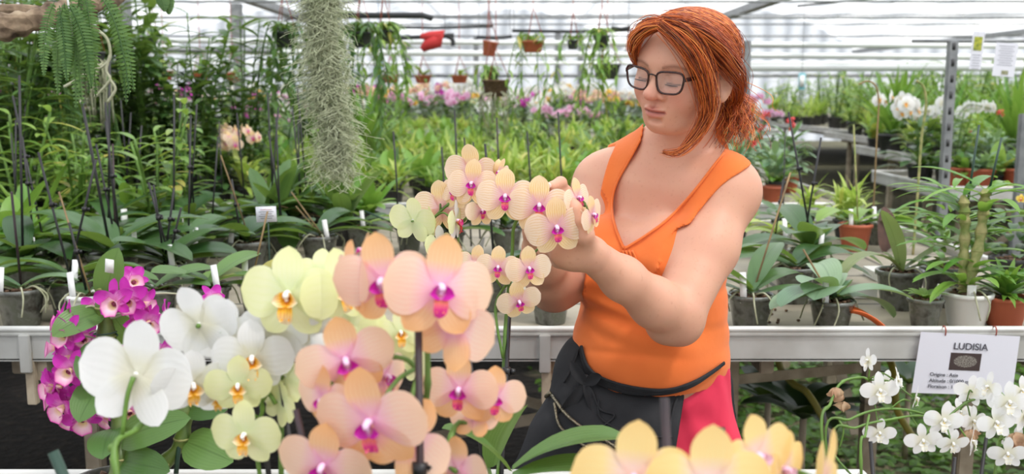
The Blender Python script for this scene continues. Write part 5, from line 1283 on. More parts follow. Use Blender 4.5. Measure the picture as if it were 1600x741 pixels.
mb = MB(); mb.add(*blade(.06, .02, 'oval', 8, 6, bend=2.2, fold=.5, ruf=.3), R=frame([1, .2, .2], [0, 0, 1]), t=[P(1190, 475, 2.55)[0], 2.50, BT+.014]); tag(obj('dead_leaf', mb, M['dry']), 'curled brown dead leaf lying on the bench by her elbow', 'leaf')
# small paper label on a stick
t = thing('plant_label', 'small white printed paper label on a stick above the left bench plants', 'label', [P(416, 400, 2.7)[0], 2.7, BT])
b = P(416, 335, 2.7); mb = MB(); mb.box(b, (.056, .0015, .043), rot('Y', -2), bev=.0005); obj('paper', mb, m_paper, t)
stake(t, [b[0]+.004, 2.703, BT], [b[0]+.004, 2.703, b[2]], .002, 'stake_green')
for k in range(5):
    mb = MB(); mb.box(b+[0, -.0012, .013-.006*k], (.040 if k % 2 else .032, .0006, .0016), rot('Y', -2)); obj('printed_line', mb, plain('pale red print', (196, 140, 140), .6) if k == 0 else m_ink, t)
# ------------------------------------------------------------------ background plants: prototypes built once, then copied one by one
hf = random.Random(21)
PROTO = {}
def rdir(e0, e1, a=None):
    a = hf.random()*6.283 if a is None else a; e = hf.uniform(e0, e1); return np.array([math.cos(a)*math.cos(e), math.sin(a)*math.cos(e), math.sin(e)])
def base_pot(t, r=.06, h=.10, mat='potblack', sq=0):
    obj('pot', pot_mb(r, h, n=12), M[mat], t)
def proto(key, name, cat, fn, n=3):
    PROTO[key] = (name, cat, fn, n, [])
def f_tuft(t, i):       # yellow green leafy bush (narrow leaves all round)
    base_pot(t); mb = MB()
    for k in range(46):
        d = rdir(.25, 1.45); z = .09+hf.random()*.10
        mb.add(*blade(hf.uniform(.11, .2), hf.uniform(.009, .015), 'lance', 6, 2, bend=-hf.uniform(.3, 1.4), fold=.2), R=frame(d, [0, 0, 1]), t=[hf.uniform(-.05, .05), hf.uniform(-.05, .05), z])
    obj('foliage', mb, M['leaf_lime'], t)
def f_canes(t, i):      # leafy canes
    base_pot(t); mb = MB(); cb = MB()
    for c in range(6):
        a = hf.random()*6.28; H = hf.uniform(.24, .42); q = spline([[.03*math.cos(a), .03*math.sin(a), .08], [.06*math.cos(a), .06*math.sin(a), .08+H*.5], [.11*math.cos(a), .11*math.sin(a), .08+H]], 10); cb.tube(q, .005, 5)
        for k in range(1, 10):
            b = a+math.pi*(k % 2)+1.2+hf.uniform(-.4, .4)
            mb.add(*blade(hf.uniform(.10, .15), hf.uniform(.012, .018), 'oval', 6, 2, bend=-hf.uniform(.5, 1.4), fold=.2), R=frame([math.cos(b), math.sin(b), .6], [0, 0, 1]), t=q[k])
    obj('foliage', mb, M['leaf_mid'], t); obj('cane', cb, M['stem'], t, kind='stuff')
def f_broad(t, i):      # broad leaved erect orchid
    base_pot(t, .065, .10); mb = MB()
    for k in range(16):
        d = rdir(.5, 1.35); mb.add(*blade(hf.uniform(.16, .26), hf.uniform(.022, .034), 'oval', 7, 4, bend=-hf.uniform(.2, 1.1), fold=.25), R=frame(d, [0, 0, 1]), t=[hf.uniform(-.04, .04), hf.uniform(-.04, .04), .09])
    obj('foliage', mb, M[('leaf', 'leaf_mid', 'leaf_bright')[i % 3]], t)
def f_phal(t, i):       # flowerless moth orchid with stakes
    base_pot(t, .058, .10, 'potclear')
    for k in range(7):
        a = k*2.4+hf.uniform(-.3, .3); m = MB(); m.add(*blade(hf.uniform(.17, .25), hf.uniform(.034, .045), 'phal', 8, 4, bend=-hf.uniform(.5, 1.3), fold=.2), R=frame([math.cos(a), math.sin(a), .3+.12*k], [0, 0, 1]), t=[0, 0, .09+.004*k]); obj('leaf', m, M['leaf_dark'], t)
    for k in range(1+i % 2): stake(t, [0, .02*k, .08], [hf.uniform(-.06, .06), hf.uniform(-.04, .04), hf.uniform(.42, .62)], .0032)
    tag_plate(t, [.03, -.04, .085], .06)
def f_strap(t, i):      # long arching straps
    base_pot(t, .08, .14); mb = MB()
    for k in range(26): mb.add(*blade(hf.uniform(.35, .6), hf.uniform(.011, .018), 'grass', 9, 2, bend=-hf.uniform(.4, 1.5), bp=1.6, fold=.35), R=frame(rdir(.8, 1.5), [0, 0, 1]), t=[hf.uniform(-.05, .05), hf.uniform(-.05, .05), .12])
    obj('foliage', mb, M['leaf_grass'], t)
def f_flower(keys, hi=True):
    def fn(t, i):
        base_pot(t, .06, .10, 'potblack'); mb = MB()
        for k in range(30): a = k*2.4; mb.add(*blade(hf.uniform(.14, .22), .030, 'phal', 5, 2, bend=-.9, fold=.2), R=frame([math.cos(a), math.sin(a), .3+k*.02], [0, 0, 1]), t=[hf.uniform(-.08, .08), hf.uniform(-.08, .08), .08+.008*k])
        obj('foliage', mb, M['leaf_dark'], t)
        for s_ in range(3):
            a = hf.random()*6.28; zs_ = hf.uniform(.62, 1); d = np.array([math.cos(a), math.sin(a), 0]); q = spline([[0, 0, .1], d*.03+[0, 0, .32*zs_], d*.10+[0, 0, .48*zs_], d*.24+[0, 0, .46*zs_]], 14); mb = MB(); mb.tube(q, .003, 5); obj('flower_stalk', mb, M['stem'], t)
            for k in range(7):
                b = q[13-k]; key = keys[i % len(keys)]
                nm, vs_ = FL[key]; me = vs_[(k+i) % len(vs_)][0]; yaw = hf.uniform(-60, 60)
                o = obj(nm, me, None, t, loc=b+[0, -.01, hf.uniform(-.02, .03)], R=face_frame(yaw, hf.uniform(-20, 20), hf.uniform(-20, 20)), sc=hf.uniform(.075, .095))
                c = bpy.data.objects.new('lip', vs_[(k+i) % len(vs_)][1]); C.objects.link(c); c.parent = o
    return fn
def f_tall(t, i):       # tall reed stemmed plants
    base_pot(t, .09, .14); mb = MB(); cb = MB()
    for c in range(8):
        a = hf.random()*6.28; H = hf.uniform(.5, .95); q = spline([[.04*math.cos(a), .04*math.sin(a), .1], [.08*math.cos(a), .08*math.sin(a), .1+H*.5], [.20*math.cos(a), .20*math.sin(a), .1+H]], 22); cb.tube(q, .0035, 5)
        for k in range(2, 22):
            b = a+math.pi*(k % 2)+1.2+hf.uniform(-.4, .4)
            mb.add(*blade(hf.uniform(.12, .21), hf.uniform(.018, .028), 'oval', 6, 2, bend=-hf.uniform(.5, 1.4), fold=.2), R=frame([math.cos(b), math.sin(b), .6], [0, 0, 1]), t=q[k])
    obj('foliage', mb, M['leaf'], t); obj('cane', cb, M['stem'], t, kind='stuff')
def f_bromel(t, i):     # upright fan
    base_pot(t, .09, .13); mb = MB()
    for k in range(30): mb.add(*blade(hf.uniform(.32, .55), hf.uniform(.016, .024), 'lance', 8, 2, bend=-hf.uniform(.1, .8), fold=.3), R=frame(rdir(.75, 1.5), [0, 0, 1]), t=[0, 0, .12])
    obj('foliage', mb, M['leaf_bright'], t)
def f_red(t, i):        # grey green bush with red clusters
    base_pot(t, .07, .11, 'terra'); mb = MB()
    for k in range(70):
        d = rdir(-.1, 1.3); z = .12+hf.random()*.2; mb.add(*blade(hf.uniform(.07, .12), hf.uniform(.016, .024), 'oval', 6, 2, bend=-hf.uniform(.3, 1.1), fold=.2), R=frame(d, [0, 0, 1]), t=[d[0]*.06, d[1]*.06, z])
    obj('foliage', mb, M['leaf_blue'], t)
    for k in range(1):
        p = np.array([hf.uniform(-.14, .14), hf.uniform(-.14, .05), hf.uniform(.36, .48)]); m = MB(); m.tube([[p[0]*.3, p[1]*.3, .2], p], .002, 5); st = obj('flower_stalk', m, M['stem'], t); m = MB()
        for j in range(16): m.add(*blade(.022, .009, 'oval', 4, 2, bend=-.6, cup=.4), R=frame(rdir(-.8, 1.4), [0, 0, 1]), t=p+np.array([hf.gauss(0, .008) for _ in range(3)]))
        obj('flower_cluster', m, M['p_red'], t)
def f_lowgreen(t, i):
    base_pot(t, .06, .08, 'potblack'); mb = MB()
    for k in range(60): mb.add(*blade(hf.uniform(.10, .2), hf.uniform(.006, .011), 'lance', 5, 2, bend=-hf.uniform(.2, 1.2), fold=.2), R=frame(rdir(.3, 1.5), [0, 0, 1]), t=[hf.uniform(-.06, .06), hf.uniform(-.06, .06), .08])
    obj('foliage', mb, M['leaf_mid'] if i % 2 else M['leaf_lime'], t)
proto('tuft', 'potted_plant', 'plant', f_tuft); proto('canes', 'cane_orchid', 'orchid', f_canes); proto('broad', 'broad_leaved_orchid', 'orchid', f_broad); proto('phal', 'phalaenopsis_orchid', 'orchid', f_phal)
proto('strap', 'strap_leaved_plant', 'plant', f_strap, 2); proto('tall', 'cane_orchid', 'orchid', f_tall); proto('bromel', 'fan_leaved_plant', 'plant', f_bromel, 2); proto('red', 'red_flowered_plant', 'plant', f_red, 2); proto('low', 'potted_plant', 'plant', f_lowgreen, 4)
proto('fwhite', 'flowering_orchid', 'orchid', f_flower(['white', 'small_white', 'white']), 3); proto('fpink', 'flowering_orchid', 'orchid', f_flower(['pink', 'pink', 'mag']), 3); proto('fyel', 'flowering_orchid', 'orchid', f_flower(['yellow', 'cream', 'peach']), 3)
def place(key, x, y, z, label, group, sc=1, rz=None, cat=None):
    name, c_, fn, n, cache = PROTO[key]; rz = hf.random()*6.28 if rz is None else rz
    if len(cache) < n:
        t = thing(name, label, cat or c_, (0, 0, 0), group); fn(t, len(cache)); cache.append(t); t.location = (x, y, z); t.rotation_euler = (0, 0, rz); t.scale = (sc, sc, sc); return t
    t = dup(cache[hf.randrange(n)], (x, y, z), rz, sc, label, group)
    if not group and 'group' in t: del t['group']
    return t
def visible(x, y, z, m=1.12): return abs(x) < y*.5144*m+.25
def fill(keys, x0, x1, y0, y1, dx, dy, label, group, sc=(.85, 1.15), z=BT, cond=None, wk=None):
    rows = max(1, int(round((y1-y0)/dy))); k = 0
    for j in range(rows+1):
        y = y0+(y1-y0)*j/max(1, rows); cols = int((x1-x0)/dx)
        for i in range(cols+1):
            x = x0+dx*i+(dx*.5 if j % 2 else 0)+hf.uniform(-.2, .2)*dx; yy = y+hf.uniform(-.2, .2)*dy
            if x > x1 or not visible(x, yy, z): continue
            if cond and not cond(x, yy): continue
            key = hf.choices(keys, wk)[0]; PL = LAB[key] if isinstance(label, str) else label
            place(key, x, yy, z, LAB[key]+' '+label, LAB[key]+' '+group, hf.uniform(*sc))
LAB = {'tuft': 'yellow green leafy potted plant', 'canes': 'bushy green cane orchid', 'broad': 'erect broad leaved orchid', 'phal': 'flowerless staked orchid', 'strap': 'long strap leaved plant', 'tall': 'tall reedy cane orchid', 'bromel': 'upright fan leaved plant', 'red': 'grey green plant with red flower heads', 'low': 'low grassy potted plant', 'fwhite': 'white flowering orchid', 'fpink': 'pink flowering orchid', 'fyel': 'yellow flowering orchid'}
# bench 1, back half
fill(['phal', 'broad', 'canes'], -2.15, -.72, 3.45, 4.08, .22, .21, 'on the left back half of the nearest bench', 'left back of the nearest bench', wk=[4, 2, 2])
fill(['phal', 'broad'], -.95, -.55, 3.7, 4.05, .26, .28, 'by the back rail left of the moss', 'by the back rail left of the moss')
fill(['phal', 'broad'], -2.1, -1.0, 2.75, 3.3, .24, .26, 'filling the nearest bench beyond the far left pots', 'far left of the nearest bench', sc=(1.0, 1.3))
fill(['low', 'tuft', 'phal'], .85, 1.40, 3.85, 4.1, .22, .25, 'along the back rail right of the woman', 'back rail right of the woman', sc=(.6, .8))
# bench 2
fill(['tall', 'canes', 'broad'], -3.6, -1.35, 5.0, 6.8, .34, .34, 'on the left of the second bench row', 'left of the second row', wk=[4, 4, 3])
fill(['tuft', 'low', 'broad'], -1.3, 1.0, 5.0, 6.8, .25, .26, 'in the middle of the second bench row', 'middle of the second row', sc=(.8, 1.05), wk=[5, 2, 3])
fill(['red', 'broad'], 1.05, 1.62, 5.1, 6.7, .28, .32, 'at the right end of the second bench row', 'right end of the second row', wk=[3, 1], sc=(.8, 1.05))
# bench 3
fill(['canes', 'broad', 'tuft', 'low'], -5.2, 1.95, 7.8, 9.6, .33, .36, 'on the third bench row', 'third row', wk=[1, 6, 4, 2], sc=(.8, 1.05))
# bench 4
fill(['broad', 'tuft', 'low', 'fwhite', 'fpink'], -7, 2.65, 10.7, 13.4, .48, .5, 'on the fourth bench row', 'fourth row', wk=[4, 4, 4, 1, 1], sc=(.85, 1.1))
# bench 5 : the flowering rows
fill(['fwhite', 'fpink', 'fyel', 'broad'], -9.5, 3.7, 14.7, 20.2, .5, .8, 'in the far flowering rows', 'far flowering rows', wk=[4, 4, 1.6, 1], sc=(1.15, 1.5))
# right hand stepped benches
fill(['low', 'broad', 'tuft', 'bromel'], 3.6, 6.3, 7.7, 10.0, .26, .30, 'on the right bench behind the slotted post', 'right bench behind the post', wk=[4, 3, 3, 1], sc=(1.0, 1.5))
fill(['low', 'canes', 'tuft'], 4.45, 8.5, 10.7, 13.6, .38, .42, 'on the middle right stepped bench', 'middle right bench', wk=[4, 3, 3], sc=(1.3, 1.9))
fill(['low', 'canes', 'tuft'], 4.9, 11.5, 14.3, 19.2, 0.60, .65, 'on the second farthest right bench', 'second farthest right bench', wk=[3, 4, 3], sc=(1.4, 2.0))
fill(['low', 'canes', 'broad'], 5.5, 15, 20.3, 26.8, .95, 1.0, 'on the farthest right bench', 'farthest right bench', wk=[3, 4, 1], sc=(1.5, 1.9))
fill(['broad', 'red', 'low', 'canes'], 2.65, 4.0, 5.9, 6.75, .24, .28, 'on the short bench with the terracotta pots', 'terracotta pot bench', wk=[4, 2, 3, 1], sc=(.7, .95))
# single tall or marked plants
place('bromel', P(450, 300, 6.6)[0], 7.3, .86+.0, 'tall fan of bright upright leaves left of the hanging moss', None, 1.35, cat='plant')
place('bromel', P(556, 300, 6.9)[0], 7.3, .88, 'tall fan of bright upright leaves right of the hanging moss', None, 1.3, cat='plant')
for i, (px, Y, sc) in enumerate(((40, 4.6, 1.1), (110, 4.45, 1.05), (175, 4.6, .95), (235, 4.7, .9), (-30, 4.4, 1.1), (20, 3.9, .8), (90, 4.55, 1.2), (290, 4.8, .7))):
    place('tall', P(px, 300, Y)[0], Y if Y > 4.8 else min(Y, 4.02) if i == 5 else 4.02 if Y < 4.5 else 5.0+.05*i, BT, 'big reedy cane orchid among the tall growth at upper left', 'tall growth at upper left', sc*1.12)
# ---- tall stakes rising from the near bench on both sides
for i, (px, py0, py1, Y) in enumerate(((716, 330, 172, 3.6), (622, 340, 205, 3.8), (736, 330, 215, 3.7), (750, 330, 222, 3.9), (880, 330, 175, 3.7), (832, 330, 205, 3.8))):
    a, b = P(px, py0, Y), P(px-6+rnd.uniform(-5, 5), py1, Y); a[2] = BT; mb = MB(); mb.tube([a, (a+b)/2+[.004, 0, 0], b], .0038, 6)
    tag(obj('plant_stake', mb, M['stake']), 'thin black plant stake rising behind the peach spray', 'stake', 'black stakes behind the peach spray')
mb = MB(); mb.tube(spline([[P(1362, 370, 3.8)[0], 3.8, BT], P(1366, 300, 3.8), P(1370, 215, 3.8), P(1373, 160, 3.8), P(1368, 134, 3.8), P(1355, 127, 3.8), P(1342, 132, 3.8)], 30), .0032, 6); tag(obj('dry_stalk', mb, M['stem_brown']), 'dark dry stalk bent over at its top, left of the yellow bent stalk', 'stalk')
mb = MB(); mb.tube(spline([[P(1428, 370, 3.5)[0], 3.5, BT], P(1434, 300, 3.5), P(1440, 215, 3.5), P(1447, 165, 3.5), P(1443, 136, 3.5), P(1432, 126, 3.5)], 30), .0045, 6); tag(obj('dry_stalk', mb, M['cane_old']), 'yellowish dry stalk hooked over at its top, beside the slotted post', 'stalk')
mb = MB(); b = P(1376, 340, 3.6); mb.add(*blade(.17, .035, 'oval', 10, 6, bend=-.5, fold=.5), R=frame([.05, 0, 1], [0, -1, 0]), t=[b[0]-.0, 3.55, BT]); tag(obj('withered_leaf', mb, plain('withered brown leaf', (96, 70, 60), .7, col2=(70, 52, 46), ns=20)), 'dark brown withered leaf standing upright on the right side of the bench', 'leaf')

# ------------------------------------------------------------------ plants in the ground under the right side
mbw = MB()
hw = random.Random(4)
for i in range(17000):
    x = hw.uniform(.6, 4.4) if i > 8000 else hw.uniform(.1, 5.2); y = hw.uniform(3.2, 6.5) if i > 8000 else hw.uniform(3.2, 11.5)
    if x < .7 and hw.random() < .5 or abs(x) > y*.56: continue
    if x > 1.9+.2*y and hw.random() < .6: continue
    s_ = hw.uniform(.03, .075)*(1 if y < 7 else 1.5); a = hw.random()*6.28
    mbw.add(*blade(s_, s_*.36, 'oval', 3, 2, bend=-.8, fold=.2), R=frame([math.cos(a), math.sin(a), hw.uniform(.1, .9)], [0, 0, 1]), t=[x, y, hw.uniform(.0, .09)])
tag(obj('ground_weeds', mbw, M['weed']), 'low green weeds covering the ground below the right benches', 'weeds', kind='stuff')
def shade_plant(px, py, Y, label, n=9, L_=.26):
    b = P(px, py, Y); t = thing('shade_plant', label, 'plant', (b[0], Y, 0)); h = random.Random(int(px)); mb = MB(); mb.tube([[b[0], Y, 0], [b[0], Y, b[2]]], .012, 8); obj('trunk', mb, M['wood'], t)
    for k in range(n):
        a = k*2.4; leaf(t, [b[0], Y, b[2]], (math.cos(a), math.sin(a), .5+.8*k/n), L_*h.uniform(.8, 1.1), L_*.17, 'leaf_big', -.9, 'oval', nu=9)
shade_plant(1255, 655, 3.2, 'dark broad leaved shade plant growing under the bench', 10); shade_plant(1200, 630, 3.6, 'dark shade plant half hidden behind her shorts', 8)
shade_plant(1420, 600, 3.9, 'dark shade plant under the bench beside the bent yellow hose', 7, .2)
# yellow hose
def hose(pts, label):
    mb = MB(); mb.tube(spline(pts, 50), .011, 10); tag(obj('garden_hose', mb, plain('yellow hose', (176, 160, 60), .5, col2=(120, 120, 60), ns=9)), label, 'hose')
hose([P(1210, 545, 3.1), P(1222, 580, 3.1), P(1240, 600, 3.05), P(1262, 615, 3.0), P(1290, 660, 2.95)], 'yellow garden hose trailing down under the bench beside her')
hose([P(1365, 548, 3.0), P(1388, 560, 2.95), P(1398, 590, 2.9), P(1402, 640, 2.9), P(1430, 690, 2.9)], 'yellow garden hose looping under the bench left of the notice')

# ------------------------------------------------------------------ things hanging from above
def spanish_moss():
    h = random.Random(6); mb = MB(); top = P(505, -60, 2.75); zb = P(505, 292, 2.75)[2]
    for i in range(3400):
        a = h.random()*6.28; r = .034*h.random()**.5; z0 = top[2]-h.random()*(top[2]-zb)*.90; L_ = h.uniform(.05, .15); wid = 1.0 if z0 > zb+.2 else .7
        p = np.array([top[0]+r*math.cos(a)*wid+.010*math.sin(z0*6)+(.012 if z0 < zb+.25 else 0), top[1]+r*math.sin(a)*wid, z0]); q = [p]; d = np.array([h.gauss(0, .5), h.gauss(0, .5), -1])
        for k in range(6): d = unit(d)+np.array([h.gauss(0, 1.1), h.gauss(0, 1.1), -.22]); p = p+unit(d)*L_/6; q.append(p)
        if q[-1][2] < zb-.02: continue
        mb.tube(q, .0008, 3, cap=False)
    core = MB(); zs = np.linspace(top[2], zb+.06, 20); core.tube(np.stack([top[0]+.010*np.sin(zs*6), top[1]+0*zs, zs], 1), np.linspace(.034, .006, 20)*(1+.2*np.sin(zs*40)), 8)
    t = thing('spanish_moss', 'long grey green clump of hanging moss near the middle left', 'moss', (top[0], top[1], zb))
    mm = plain('grey green moss', (184, 192, 156), .85, col2=(212, 216, 184), ns=60, tl=.2)
    obj('strands', mb, mm, t, kind='stuff'); obj('core', core, plain('mossy core', (160, 166, 130), .95, col2=(150, 156, 124), ns=80, bump=1), t)
    m = MB(); m.tube([[top[0], top[1], top[2]-.02], [top[0], top[1], roofz(top[0])-.01]], .0015, 5); obj('hanging_wire', m, M['wire_red'], t)
spanish_moss()
# mossy branch at the top left, with fern fronds
t = BRANCH = thing('tree_branch', 'thick rough barked branch crossing the top left corner', 'branch', P(80, 40, 2.2))
mb = MB(); q = spline([P(-130, 70, 2.15), P(-20, 48, 2.15), P(50, 33, 2.18), P(110, 14, 2.25), P(190, -12, 2.4), P(280, -60, 2.6)], 60); rr = np.linspace(.030, .020, 60)*(1+.12*np.sin(np.arange(60)*1.3)+.08*np.sin(np.arange(60)*.47)); mb.tube(q, rr, 16)
bk = NB('cracked bark'); n_ = bk.node('ShaderNodeTexVoronoi'); n_.inputs['Scale'].default_value = 40; tcb = bk.node('ShaderNodeTexCoord'); mpb = bk.node('ShaderNodeMapping'); mpb.inputs['Scale'].default_value = (.35, 1, 1.4); bk.L(tcb.outputs['Object'], mpb.inputs[0]); bk.L(mpb.outputs[0], n_.inputs[0])
bk.L(bk.ramp(bk.noise(30, 6), [(.3, lin((70, 54, 42))), (.55, lin((140, 120, 98))), (.8, lin((176, 160, 134)))]), bk.b.inputs['Base Color']); bk.b.inputs['Roughness'].default_value = .95; bk.bump(n_.outputs[0], .9, .01)
obj('bark', mb, bk.m, t)
mb = MB(); mb.tube(spline([P(-60, 30, 2.25), P(20, 18, 2.3), P(100, 26, 2.35), P(150, 50, 2.35)], 24), np.linspace(.02, .012, 24), 10); obj('side_branch', mb, bk.m, t)
def frond(t, p, d, L_, s=1):
    mb = MB(); d = unit(d); n = 26; q = [np.asarray(p, float)]
    for k in range(n): d = unit(d+np.array([0, 0, -.10])); q.append(q[-1]+d*L_/n)
    q = np.array(q); mb.tube(q, .0012, 5)
    for k in range(1, n):
        w = .015*s*math.sin(math.pi*(k/n)**.7)+.003; dd = unit(q[k]-q[k-1]); side = unit(np.cross(dd, [0, -1, .3]))
        for s_ in (-1, 1): mb.add(*blade(w, .0026*s, 'lance', 3, 2, bend=-.4, fold=.1), R=frame(side*s_+dd*.25, [0, -1, .2]), t=q[k])
    obj('frond', mb, M['leaf'], t)
for i, (px, py, Y, dx, L_, lab) in enumerate(((95, 5, 2.0, -.25, .16, 'small fern hanging at the top left in front of the branch, leftmost'), (105, 10, 2.0, .1, .20, 'fern with the longest frond beside the white cord'), (128, -10, 2.05, .0, .24, 'fern dangling right of the white cord'), (152, -5, 2.05, .30, .22, 'fern curving right off the branch end'), (250, -15, 2.3, .2, .06, 'scrap of fern at the top edge above the film'))):
    p = P(px, py, Y); t = thing('fern', lab, 'fern', p)
    for k in range(5 if L_ > .1 else 2): frond(t, p+[rnd.uniform(-.02, .02), rnd.uniform(-.03, .03), 0], (dx+rnd.uniform(-.35, .35), rnd.uniform(-.3, .1), rnd.uniform(-1, -.3)), L_*rnd.uniform(.7, 1.05))
mb = MB(); mb.tube([P(98, -60, 2.0), P(113, 56, 2.0)], .0022, 8); obj('cord', mb, M['pipewhite'], BRANCH, label='white cord')
# climbing foliage around the left post
mb = MB(); hh = random.Random(9); x0 = P(207, 300, 10.15)[0]
for i in range(1700):
    z = hh.uniform(.3, 2.1); a = hh.random()*6.28; r = hh.uniform(.1, .32)*(1.25-.4*z/2); d = [math.cos(a), math.sin(a), hh.uniform(-.6, .6)]
    mb.add(*blade(hh.uniform(.07, .13), .02, 'oval', 3, 2, bend=-.9, fold=.2), R=frame(d, [0, 0, 1]), t=[x0+r*math.cos(a), 10.0+r*math.sin(a)*.8, z])
tag(obj('climbing_vine', mb, M['leaf_dark']), 'dark climbing vine wrapped around the wide left post', 'vine')

def hanging(px, py, Y, r, h, mat, label, kind='droop', group=None, top=None, tilt=0, nm='hanging_pot', dens=1, leafm='leaf_mid'):
    c = P(px, py, Y); t = thing(nm, label, 'hanging pot', (c[0], c[1], c[2]-h/2), group); b = np.array([c[0], c[1], c[2]-h/2]); hq = random.Random(int(px*7+py))
    R = rot('Y', tilt); pm_ = pot_mb(r, h, n=18); mb = MB(); 
    for v in pm_.v: mb.v.append(v@R.T+b)
    mb.f = pm_.f; mb.uv = pm_.uv; mb.m = pm_.m; mb.n = pm_.n; obj('pot', mb, M[mat], t)
    zt = top or roofz(c[0])-.01
    for a in (0, 2.1, 4.2): m = MB(); m.tube([b+R@np.array([r*math.cos(a), r*math.sin(a), h]), [b[0], b[1], b[2]+h+.22], [b[0], b[1], zt]], .0022*Y/5, 5); obj('hanging_wire', m, M['wire_red'], t)
    mb = MB(); top_ = b+[0, 0, h*.9]
    if kind == 'droop':
        for c_ in range(int(9*dens)):
            a = hq.random()*6.28; L_ = hq.uniform(.25, .6); d = np.array([math.cos(a), math.sin(a), 0]); q = spline([top_, top_+d*r*1.3+[0, 0, .05], top_+d*(r*1.5+.06)+[0, 0, -L_*.5], top_+d*(r*1.5+.05)+[hq.uniform(-.05, .05), 0, -L_]], 18); mb.tube(q, .0035, 4)
            for k in range(2, 18): bb = hq.random()*6.28; mb.add(*blade(hq.uniform(.07, .13), hq.uniform(.009, .014), 'lance', 4, 2, bend=-.8, fold=.2), R=frame([math.cos(bb), math.sin(bb), hq.uniform(-.9, .2)], [0, 0, 1]), t=q[k])
    elif kind == 'up':
        for k in range(int(12*dens)): 
            a = hq.random()*6.28; mb.add(*blade(hq.uniform(.14, .3), hq.uniform(.016, .028), 'oval', 7, 2, bend=-hq.uniform(.4, 1.8), fold=.2), R=frame([math.cos(a), math.sin(a), hq.uniform(.2, 1.6)], [0, 0, 1]), t=top_)
    elif kind == 'root':
        for k in range(26): a = hq.random()*6.28; q = spline([top_-[0, 0, h*.5], b+[r*1.2*math.cos(a), r*1.2*math.sin(a), 0], b+[r*hq.uniform(.3, 1.6)*math.cos(a), r*math.sin(a), -hq.uniform(.05, .3)]], 8); mb.tube(q, .004, 4)
    if mb.n: obj('roots' if kind == 'root' else 'foliage', mb, M['root'] if kind == 'root' else M[leafm], t)
    return t
hanging(763, 76, 8.0, .062, .115, 'terra', 'empty terracotta coloured pot hanging slightly tilted near the top centre', 'none', tilt=10)
hanging(187, 78, 6.2, .035, .06, 'terra', 'little square terracotta pot hanging in front of the left post', 'none')
hanging(238, 63, 6.0, .032, .05, 'potblack', 'small black basket hanging alone under the film at left', 'up', dens=.4)
hanging(192, 115, 7.4, .075, .075, 'terra', 'shallow terracotta bowl hanging before the left post', 'up', dens=.5)
for px, lab in ((257, 'shallow terracotta bowl hanging right of the left post, first of a row of three'), (314, 'middle terracotta bowl of the hanging row of three at left'), (364, 'terracotta bowl hanging in front of the grey post, last of the row of three')): hanging(px, 118 if px != 364 else 121, 9.6, .085, .09, 'terra', lab, 'up', dens=.8)
for px, lab in ((610, 'terracotta bowl hanging just below the blue object'), (661, 'terracotta bowl hanging second from the hanging moss'), (718, 'terracotta bowl hanging below the two white pipes, before the shaggy root ball')): hanging(px, 124, 11.6, .10, .09, 'terra', lab, 'up', dens=.9)
hanging(775, 138, 7.2, .10, .12, 'soil', 'shaggy brown root ball basket hanging left of the woman', 'root', dens=1)
hanging(765, 122, 7.5, .07, .08, 'potblack', 'basket of arching leaves hanging above the shaggy root ball', 'droop', dens=.8)
hanging(833, 73, 6.8, .075, .075, 'terra', 'brown hanging basket with trailing leaves left of her head', 'droop', dens=.6)
hanging(895, 70, 7.8, .045, .07, 'potblack', 'small black hanging pot close to her hair on the left', 'droop', dens=.5)
hanging(940, 65, 7.0, .055, .08, 'potblack', 'black pot with a long curtain of hanging leaves beside her forehead', 'droop', dens=1.3)
hanging(948, 112, 8.0, .11, .12, 'potblack', 'dark hanging basket just left of her glasses', 'up', dens=.6)
hanging(445, 62, 5.4, .06, .08, 'potblack', 'bushy hanging plant left of the hanging moss', 'droop', dens=1.5, leafm='leaf')
hanging(565, 62, 5.6, .06, .08, 'potblack', 'bushy hanging plant immediately right of the hanging moss', 'droop', dens=1.5, leafm='leaf')
hanging(600, 58, 6.2, .05, .08, 'potblack', 'second bushy hanging plant right of the moss', 'droop', dens=1.2)
hanging(82, 118, 4.2, .055, .07, 'potblack', 'black pot hanging under the branch at left', 'droop', dens=1, leafm='leaf')
hanging(122, 92, 4.6, .05, .06, 'potblack', 'dark hanging pot behind the fern fronds', 'droop', dens=1.2, leafm='leaf')
hanging(148, 92, 4.4, .045, .06, 'potblack', 'dark hanging pot with twisting roots right of the fern fronds', 'root')
hanging(40, 100, 4.4, .05, .06, 'potblack', 'hanging pot overgrown with leaves at the upper left edge', 'droop', dens=1.6, leafm='leaf_mid')
hanging(10, 90, 4.6, .05, .06, 'potblack', 'leafy hanging pot cut by the left edge', 'droop', dens=1.6, leafm='leaf')
# pale twisting aerial roots at left
t = thing('aerial_roots', 'pale twisting aerial roots dangling from the branch at left', 'roots', P(160, 70, 2.9))
for pts in ([(128, 38), (150, 46), (168, 62), (172, 90), (160, 104), (148, 108)], [(172, 86), (166, 110), (172, 124), (160, 140), (148, 152)], [(160, 100), (140, 112), (118, 126), (100, 136)], [(150, 88), (152, 110), (146, 124)], [(172, 124), (180, 140), (168, 160)]):
    mb = MB(); mb.tube(spline([P(a, b, 2.9) for a, b in pts], 24), .0042, 8); obj('root', mb, M['root'], t)
